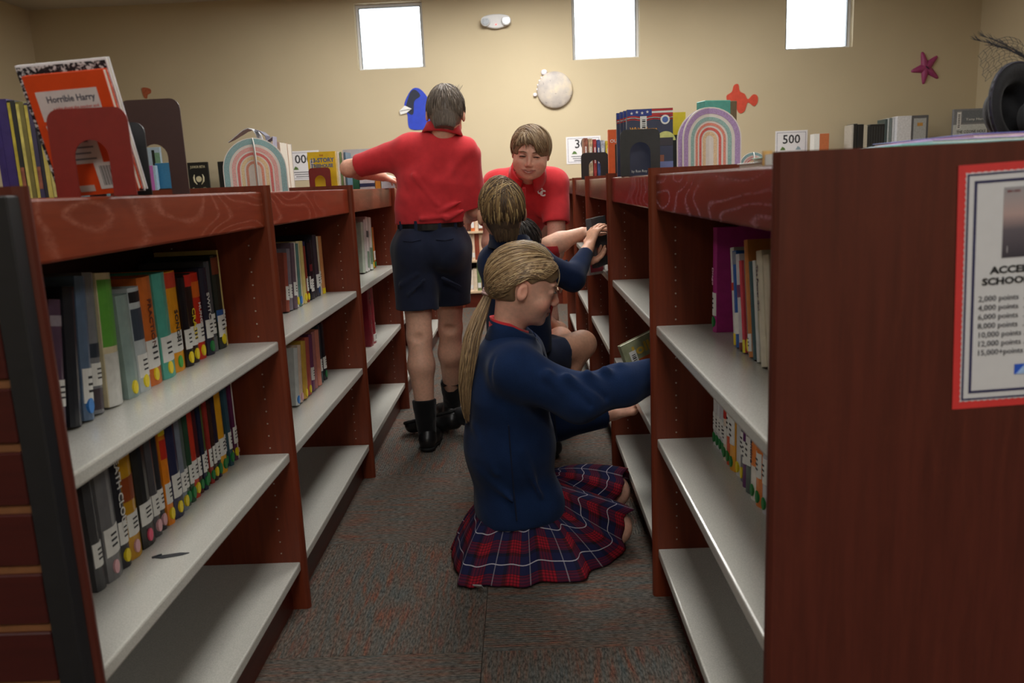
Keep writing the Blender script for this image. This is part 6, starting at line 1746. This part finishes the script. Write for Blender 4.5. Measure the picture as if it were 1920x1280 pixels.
def girl():
    O = np.array([-.06, 2.25, 0])
    P = thing('person', 'kneeling child with blonde ponytail in navy fleece and plaid skirt, reaching into shelf', 'person', tuple(O))
    def L(p): return np.array(p)-O
    H = Head(L((-.004, 2.195, .806)), (1, .10, -.30), (.28, -.02, 1), 1.04)
    neck = L((-.052, 2.215, .664)); chest = L((-.065, 2.235, .50)); pel = L((-.055, 2.25, .19))
    shR, shL = L((-.035, 2.105, .585)), L((-.02, 2.345, .585))
    elR, wrR = L((.135, 2.085, .505)), L((.345, 2.19, .54)); elL, wrL = L((.075, 2.385, .355)), L((.262, 2.425, .362))
    hipR, hipL = L((-.05, 2.18, .125)), L((-.05, 2.32, .135)); knR, knL = L((.235, 2.25, .062)), L((.262, 2.50, .075))
    anR, anL = L((-.10, 2.17, .045)), L((-.08, 2.42, .045))
    S = Sdf(L((-.28, 1.98, .0)), L((.50, 2.62, 1.0)), .0036)
    H.build(S, lerp(neck, chest, .15), .045)
    S.cap(pel, chest, .08, .085, .03, ax=(0, 1, 0), sc=1.25); S.cap(shL, shR, .042, .042, .04); S.cap(hipL, hipR, .07, .07, .03)
    arm(S, shR, elR, wrR, (.04, .035, .033, .021)); hand(S, wrR, L((.40, 2.27, .575))-wrR, (-.3, .1, 1), .92, .5, side=-1)
    arm(S, shL, elL, wrL, (.04, .035, .033, .022)); hand(S, wrL, L((.36, 2.405, .405))-wrL, (0, .6, -.8), .92, .55, side=1)
    leg(S, hipR, knR, anR, (.062, .050, .046, .03)); leg(S, hipL, knL, anL, (.062, .050, .046, .03))
    for a, b in ((anR, L((-.2, 2.15, .03))), (anL, L((-.18, 2.42, .03)))): S.cap(a, b, .03, .022, .015)
    V, Q = S.mesh(); base = np.array(rgb(234, 180, 156))
    np_mesh('body', V, Q, M_SKIN, P, skin_col(base, H.paints(base)))
    H.eyes(P, S, .75, (150, 118, 86))
    # fleece jacket
    S = Sdf(L((-.28, 1.99, .08)), L((.40, 2.53, .74)), .0048)
    S.cap(L((-.058, 2.25, .17)), L((-.062, 2.24, .34)), .118, .122, .04, ax=(0, 1, 0), sc=1.12); S.cap(L((-.062, 2.24, .34)), chest, .122, .11, .05, ax=(0, 1, 0), sc=1.12)
    S.cap(chest, L((-.058, 2.225, .585)), .11, .088, .05, ax=(0, 1, 0), sc=1.25); S.cap(lerp(shR, neck, .12), lerp(shL, neck, .12), .056, .056, .05); S.cap(L((-.058, 2.22, .60)), L((-.052, 2.215, .652)), .074, .060, .03)
    S.cap(L((-.065, 2.19, .14)), L((.01, 2.2, .16)), .09, .085, .05)                 # hem swelling over the hip
    eR, eL = lerp(elR, wrR, 1.02), lerp(elL, wrL, .86)
    S.cap(shR, elR, .066, .060, .045); S.cap(elR, lerp(elR, eR, .55), .060, .054, .03); S.cap(lerp(elR, eR, .55), eR, .054, .050, .03); S.cap(shL, elL, .062, .056, .04); S.cap(elL, eL, .058, .040, .03)
    S.wrinkle(.0035, 30, 41)
    # sleeve folds at the elbow, slanting back
    for (a, b, r) in [((.05, 2.045, .585), (.13, 2.03, .50), .013), ((.10, 2.04, .575), (.175, 2.045, .50), .014), ((.155, 2.07, .575), (.215, 2.09, .515), .013), ((.205, 2.10, .575), (.26, 2.12, .49), .014), ((.25, 2.135, .575), (.30, 2.15, .52), .012),
                      ((-.15, 2.16, .42), (-.10, 2.10, .30), .010), ((-.14, 2.14, .30), (-.06, 2.095, .22), .010), ((-.03, 2.10, .36), (.02, 2.12, .22), .009)]: S.cap(L(a), L(b), r*1.1, r*.45, .016)
    for (a, b, r) in [((.085, 2.02, .585), (.155, 2.02, .505), .010), ((.135, 2.03, .585), (.20, 2.05, .515), .010), ((-.095, 2.085, .64), (-.115, 2.075, .50), .005)]: S.cap(L(a), L(b), r*.7, r*.3, .016, op='sub')
    for e, d, b in ((eR, wrR-elR, .075), (eL, wrL-elL, .07)):
        u = unit(d); S.cut(e, u, .002, (e-b, e+b)); S.cap(e-u*.03, e+u*.03, .030, .033, .004, op='sub')
    S.cut(L((-.06, 2.25, .118)), (.04, -.05, -1), .004)
    S.cap(L((-.06, 2.25, .10)), L((-.06, 2.25, .15)), .105, .10, .004, ax=(0, 1, 0), sc=1.1, op='sub')
    S.cap(neck+np.array([0, 0, -.01]), neck+np.array([.01, 0, .12]), .05, .062, .006, op='sub')
    V, Q = S.mesh(); j = np_mesh('fleece_jacket', V, Q, M_FLEECE, P)
    collar(j, neck+np.array([.004, 0, -.016]), (.22, 0, 1), (1, 0, 0), .057, .05, M_FLEECE, .5, .012)
    m = MB(); m.tube([L((.026, 2.235, .645)), L((.052, 2.235, .58)), L((.066, 2.235, .48)), L((.072, 2.235, .34))], .0035, 6); m.build('zip', M_FLEECE_D, j)
    m = MB(); m.tube([L((-.06, 2.086, .44)), L((-.058, 2.088, .36)), L((-.055, 2.095, .26)), L((-.05, 2.098, .16))], .0022, 6); m.build('side_seam', M_FLEECE_D, j)
    collar(P, neck+np.array([.002, 0, .012]), (.22, 0, 1), (1, 0, 0), .051, .03, M_RED, .8, .006)
    # plaid skirt: sheet from the waist out over thighs and to the floor
    K = [  # waist, mid, hem
        ((-.15, 2.25, .16), (-.205, 2.24, .10), (-.240, 2.235, .010)),
        ((-.14, 2.18, .16), (-.190, 2.12, .10), (-.222, 2.058, .010)),
        ((-.09, 2.145, .16), (-.120, 2.085, .095), (-.152, 2.015, .006)),
        ((-.02, 2.14, .16), (-.02, 2.085, .09), (-.02, 2.024, .006)),
        ((.03, 2.15, .16), (.08, 2.11, .10), (.120, 2.045, .006)),
        ((.05, 2.175, .17), (.15, 2.13, .10), (.235, 2.168, .012)),
        ((.045, 2.19, .22), (.15, 2.185, .17), (.272, 2.208, .105)),
        ((.045, 2.23, .22), (.15, 2.245, .185), (.280, 2.275, .122)),
        ((.045, 2.27, .22), (.13, 2.325, .145), (.225, 2.365, .055)),
        ((.04, 2.30, .22), (.15, 2.39, .185), (.288, 2.435, .122)),
        ((.03, 2.33, .21), (.15, 2.445, .195), (.306, 2.50, .145)),
        ((.02, 2.36, .17), (.12, 2.50, .12), (.292, 2.565, .05)),
        ((-.05, 2.37, .16), (-.03, 2.45, .10), (-.02, 2.52, .012)),
        ((-.12, 2.34, .16), (-.16, 2.38, .11), (-.20, 2.42, .012)),
        ((-.145, 2.30, .16), (-.20, 2.31, .10), (-.235, 2.33, .012))]
    K = [[L(p) for p in k] for k in K]; nk = len(K); NU, NV = 210, 26
    def cr(p0, p1, p2, p3, u): return .5*((2*p1)+(p2-p0)*u+(2*p0-5*p1+4*p2-p3)*u*u+(3*p1-p0-3*p2+p3)*u**3)
    V = []; UV = []; arcl = 0; prev = None
    rings = np.zeros((NU, NV, 3))
    for a in range(NU):
        q = a/NU*nk; i = int(q); u = q-i
        W, Md, Hm = (cr(K[(i-1) % nk][c], K[i % nk][c], K[(i+1) % nk][c], K[(i+2) % nk][c], u) for c in range(3))
        out = unit(np.array([Hm[0]-W[0], Hm[1]-W[1], 0])+1e-6)
        for b in range(NV):
            t = b/(NV-1); p = (1-t)**2*W+2*t*(1-t)*(Md*1.0)+t*t*Hm
            p = p+(Md-(.25*W+.5*Md+.25*Hm))*2*t*(1-t)*1.0
            pl_ = .011*t*math.sin(q*5.2+.7*math.sin(q*1.7))+.005*t*math.sin(q*11+1)
            p = p+out*pl_+np.array([0, 0, .006*t*math.sin(q*5.2+1.2)*(1 if Hm[2] > .03 else 0)])
            p[2] = max(p[2], .004); rings[a, b] = p
    ua = np.concatenate([[0], np.cumsum(np.linalg.norm(np.diff(rings[:, NV*2//3], axis=0), axis=1))])
    vl = np.concatenate([np.zeros((NU, 1)), np.cumsum(np.linalg.norm(np.diff(rings, axis=1), axis=2), axis=1)], 1)
    hem_d = vl[:, -1:]-vl             # distance up from the hem so the stripes follow it
    F = [(a*NV+b, ((a+1) % NU)*NV+b, ((a+1) % NU)*NV+b+1, a*NV+b+1) for a in range(NU) for b in range(NV-1)]
    me = bpy.data.meshes.new('skirt'); me.from_pydata([tuple(p) for p in rings.reshape(-1, 3)], [], F)
    uvl = me.uv_layers.new(name='UVMap'); tot = ua[-1]*1.004
    for poly in me.polygons:
        for li in poly.loop_indices:
            vi = me.loops[li].vertex_index; a, b = divmod(vi, NV)
            x_ = ua[a]
            if a == 0 and poly.index >= (NU-1)*(NV-1): x_ = tot
            uvl.data[li].uv = (x_, hem_d[a, b]+.012)
    me.polygons.foreach_set('use_smooth', [True]*len(me.polygons)); me.materials.append(plaid_mat())
    sk = link(bpy.data.objects.new('plaid_skirt', me), P)
    so = sk.modifiers.new('thick', 'SOLIDIFY'); so.thickness = .003; so.offset = 0
    # turned-up corner of the lining
    MB().add([L((-.195, 2.035, .004)), L((-.145, 2.01, .004)), L((-.15, 1.992, .022)), L((-.195, 2.035, .008)), L((-.145, 2.01, .008)), L((-.15, 1.994, .026))], [(0, 1, 2), (3, 5, 4), (0, 3, 4, 1), (1, 4, 5, 2), (2, 5, 3, 0)]).build('lining_corner', plain(rgb(170, 166, 168), .8), sk)
    # hair swept back into the tie
    tie = L(at(917, 549, 2.205)); tie = np.array(tie)
    S = Sdf(H.c-.18, H.c+.18, .004); rad = (.0775, .0985, .0885)
    S.ell(H.p(0, -.01, .02), np.array(rad)*H.sz, H.R, .004)
    S.cap(H.p(0, -.06, .0), tie, .034, .014, .03)
    S.ell(H.p(0, .085, -.045), np.array((.085, .075, .085))*H.sz, H.R, .008, 'sub')
    for q in (-1, 1): S.ell(H.p(q*.078, .008, -.036), np.array((.03, .042, .046))*H.sz, H.R, .008, 'sub')
    for q in (-1, 1): S.ell(H.p(q*.07, .052, -.018), np.array((.05, .052, .05))*H.sz, H.R, .008, 'sub'); S.ell(H.p(q*.08, -.006, -.012), np.array((.026, .026, .036))*H.sz, H.R, .006, 'sub')
    S.cut(H.p(0, -.05, -.055), H.f*.35-H.u, .01)
    V, Q = S.mesh(); hair = np_mesh('hair', V, Q, M_HAIR, P, np.array(rgb(134, 110, 80)), relax=0)
    r = random.Random(6); paths = []
    lt = (tie-H.c)/H.sz; td = np.array([lt@H.l, lt@H.f+.01, lt@H.u-.02])
    CS = [(150, 124, 90), (176, 148, 108), (126, 102, 74), (104, 84, 62), (160, 132, 98), (140, 112, 78), (196, 170, 126)]
    for k in range(1700):
        # hairline start: over brow, temple and above the ear on both sides
        s_ = r.choice((-1, -1, 1)); a = r.random()
        if a < .75:
            th = r.uniform(0, 1.0); st = np.array([s_*(.02+th*.98), .98-.75*th**1.4, .62-.52*th]) ; st = st+np.array([0, r.uniform(-.5, .0), r.uniform(0, .35)])
        else: st = np.array([s_*r.uniform(.0, .9), r.uniform(-.8, .2), r.uniform(.05, 1)])
        if k % 5 < 2:     # from the hairline itself
            w_ = w_h = r.uniform(0, 3); kk = [np.array(q) for q in ((.0, .093, .055), (.045, .08, .042), (.068, .05, .016), (.075, .01, .008))]; i0 = min(2, int(w_))
            st = (kk[i0]*(1-(w_-i0))+kk[i0+1]*(w_-i0))*np.array([s_, 1, 1])*10
        elif k % 5 == 2 and k % 2: st = np.array([s_*r.uniform(.3, 1), r.uniform(-.6, -.32), r.uniform(-.5, 0)])
        b0 = 0 if k % 5 < 2 else r.uniform(0, .12) if k % 3 else r.uniform(.1, .5); b1 = 1
        pts = []
        for i in range(12):
            t = b0+(b1-b0)*i/11; d = slerp(st, td, t)
            if k % 5 < 2: d = (1-t)**2*unit(st)+2*t*(1-t)*np.array([s_*.95, -.12, .62-.13*w_h])*1.15+t*t*unit(td)
            p = on_head(H, d, np.array(rad)*1.0, .001+r.uniform(0, .0006)+.004*math.sin(math.pi*t)*r.uniform(.2, 1))
            w_ = max(0, (t-.72)/.28)**1.5; tg = tie+np.array([r.uniform(-.006, .006), r.uniform(-.01, .01), r.uniform(-.008, .008)]); pts.append(p*(1-w_)+tg*w_)
        ok = True; keep = []
        for p in pts:
            q_ = (p-H.c)/H.sz; l_, f_, u_ = q_@H.l, q_@H.f, q_@H.u
            if f_ > -.03 and u_ < .006+.40*max(0, f_): ok = False
            if abs(abs(l_)-.075) < .03 and ((f_+.008)/.022)**2+((u_+.010)/.030)**2 < 1: ok = False
        if ok: paths.append(pts)
    strands('locks', paths, .0017, tones(len(paths), CS, 3), hair)
    # loose wisps on the crown and a strand at the brow
    wp = []
    for _ in range(26):
        l_ = r.uniform(-.5, .3); o_ = r.uniform(.003, .010); wp.append([on_head(H, (l_+.03*i, .7-.3*i, .9), np.array(rad), o_*math.sin(.4+i*.55)) for i in range(5)])
    for k in range(6): wp.append([H.p(.012+.003*k, .082+.008*i-.0016*i*i, .062-.013*i) for i in range(6)])
    strands('wisps', wp, .0007, tones(len(wp), [(196, 176, 140), (170, 150, 116)], 4), hair, 3)
    # ponytail
    path = [tie, L(at(900, 590, 2.19)), L(at(886, 630, 2.17)), L(at(877, 680, 2.15)), L(at(872, 725, 2.145)), L(at(873, 765, 2.14)), L(at(877, 792, 2.14))]
    path = [np.array(p) for p in path]; wd = [.012, .021, .024, .023, .019, .013, .006]
    pp = []
    for k in range(320):
        a = r.uniform(0, 6.283); q = math.sqrt(r.random()); end = r.uniform(.62, 1.0); pts = []
        for i in range(13):
            t = end*i/12*(len(path)-1); i0 = min(len(path)-2, int(t)); u = t-i0; c = path[i0]*(1-u)+path[i0+1]*u; w_ = wd[i0]*(1-u)+wd[i0+1]*u
            aa = a+.35*math.sin(t*.9+k)
            pts.append(c+np.array([math.cos(aa)*q*w_, math.sin(aa)*q*w_*1.1, .2*w_*math.sin(aa)]))
        pp.append(pts)
    pt = strands('ponytail', pp, .0019, tones(len(pp), CS[:6]+[(110, 88, 62)], 5), P)
    m = MB(); ax_ = unit(path[1]-path[0]); b_ = unit(np.cross(ax_, (0, 1, 0))); c_ = np.cross(ax_, b_)
    for o_ in (-.006, 0, .006):
        m.tube([tie+ax_*o_+(b_*math.cos(t)+c_*math.sin(t))*.0165 for t in np.linspace(0, 6.283, 21)], .0046, 6, False)
    m.build('hair_tie', plain(rgb(206, 172, 168), .5, var=.3, scale=150), P, smooth=True)
    return P
girl()

# books held in the hands
def held_book(label, c, xd, zd, w, h, th, col, extra=None):
    """cover centre c, xd along the width, zd up the cover; the thickness goes away from the viewer"""
    mw = frame(c, xd, zd); t = thing('held_book', label, 'book'); t.matrix_world = mw
    cm = plain(col, .3, var=.25, scale=26)
    m = MB(); m.box(-w/2, w/2, -h/2, h/2, -.002, 0); m.box(-w/2, w/2, -h/2, h/2, -th, -th+.002); m.box(-w/2, -w/2+.002, -h/2, h/2, -th+.002, -.002)
    m.build('cover', cm, t, 0)
    box('pages', M_PAPER, -w/2+.002, w/2-.004, -h/2+.003, h/2-.003, -th+.002, -.002, t)
    return t
c = at(1222, 690, 2.44)
t = held_book('green and orange book with barcode held by the kneeling girl', c, (.86, .38, .30), (-.30, -.02, .95), .15, .215, .02, rgb(148, 152, 120))
box('title_band', plain(rgb(196, 98, 52), .35, var=.3, scale=40), -.06, .07, -.06, .045, 0, .0006, t)
text('Jolly', .042, plain(rgb(206, 170, 70), .4), t, frame((-.045, .06, .0008), (1, 0, 0), (0, 1, 0)), bold=.03, width=.1)
b = box('barcode_label', M_LABEL, -.056, -.032, -.012, .078, .0006, .0012, t)
m = MB()
for k in range(12): m.box(-.050, -.037, .0+.0058*k, .0+.0058*k+(.0024 if k % 3 else .0036), .0012, .0016)
m.build('bars', M_INK, b)
c = at(1128, 452, 3.16)
t = held_book('dark grey book in the raised hands at the right bookcase', c, (.5, .85, .05), (-.1, .05, .99), .13, .19, .024, rgb(92, 94, 98))
box('title_band', plain(rgb(150, 60, 50), .35), -.05, .05, -.06, -.02, 0, .0006, t)
c = at(1118, 486, 3.24)
t = held_book('pale book with red cover edge beside the raised hands', c, (.7, .7, 0), (0, .1, .99), .10, .12, .02, rgb(196, 196, 196))
box('title_band', plain(rgb(180, 60, 80), .35), -.04, .04, -.05, -.02, 0, .0006, t)
# white slip under the fingers of the standing boy
c = at(738, 331, 3.70)
t = thing('paper_slip', 'small white paper slip under the left hand of the standing child', 'paper', (c.x, c.y, c.z))
box('sheet', M_WHITE, -.02, .02, -.025, .025, -.001, .0, t); box('fold', M_WHITE, .016, .02, -.025, .025, 0, .008, t)
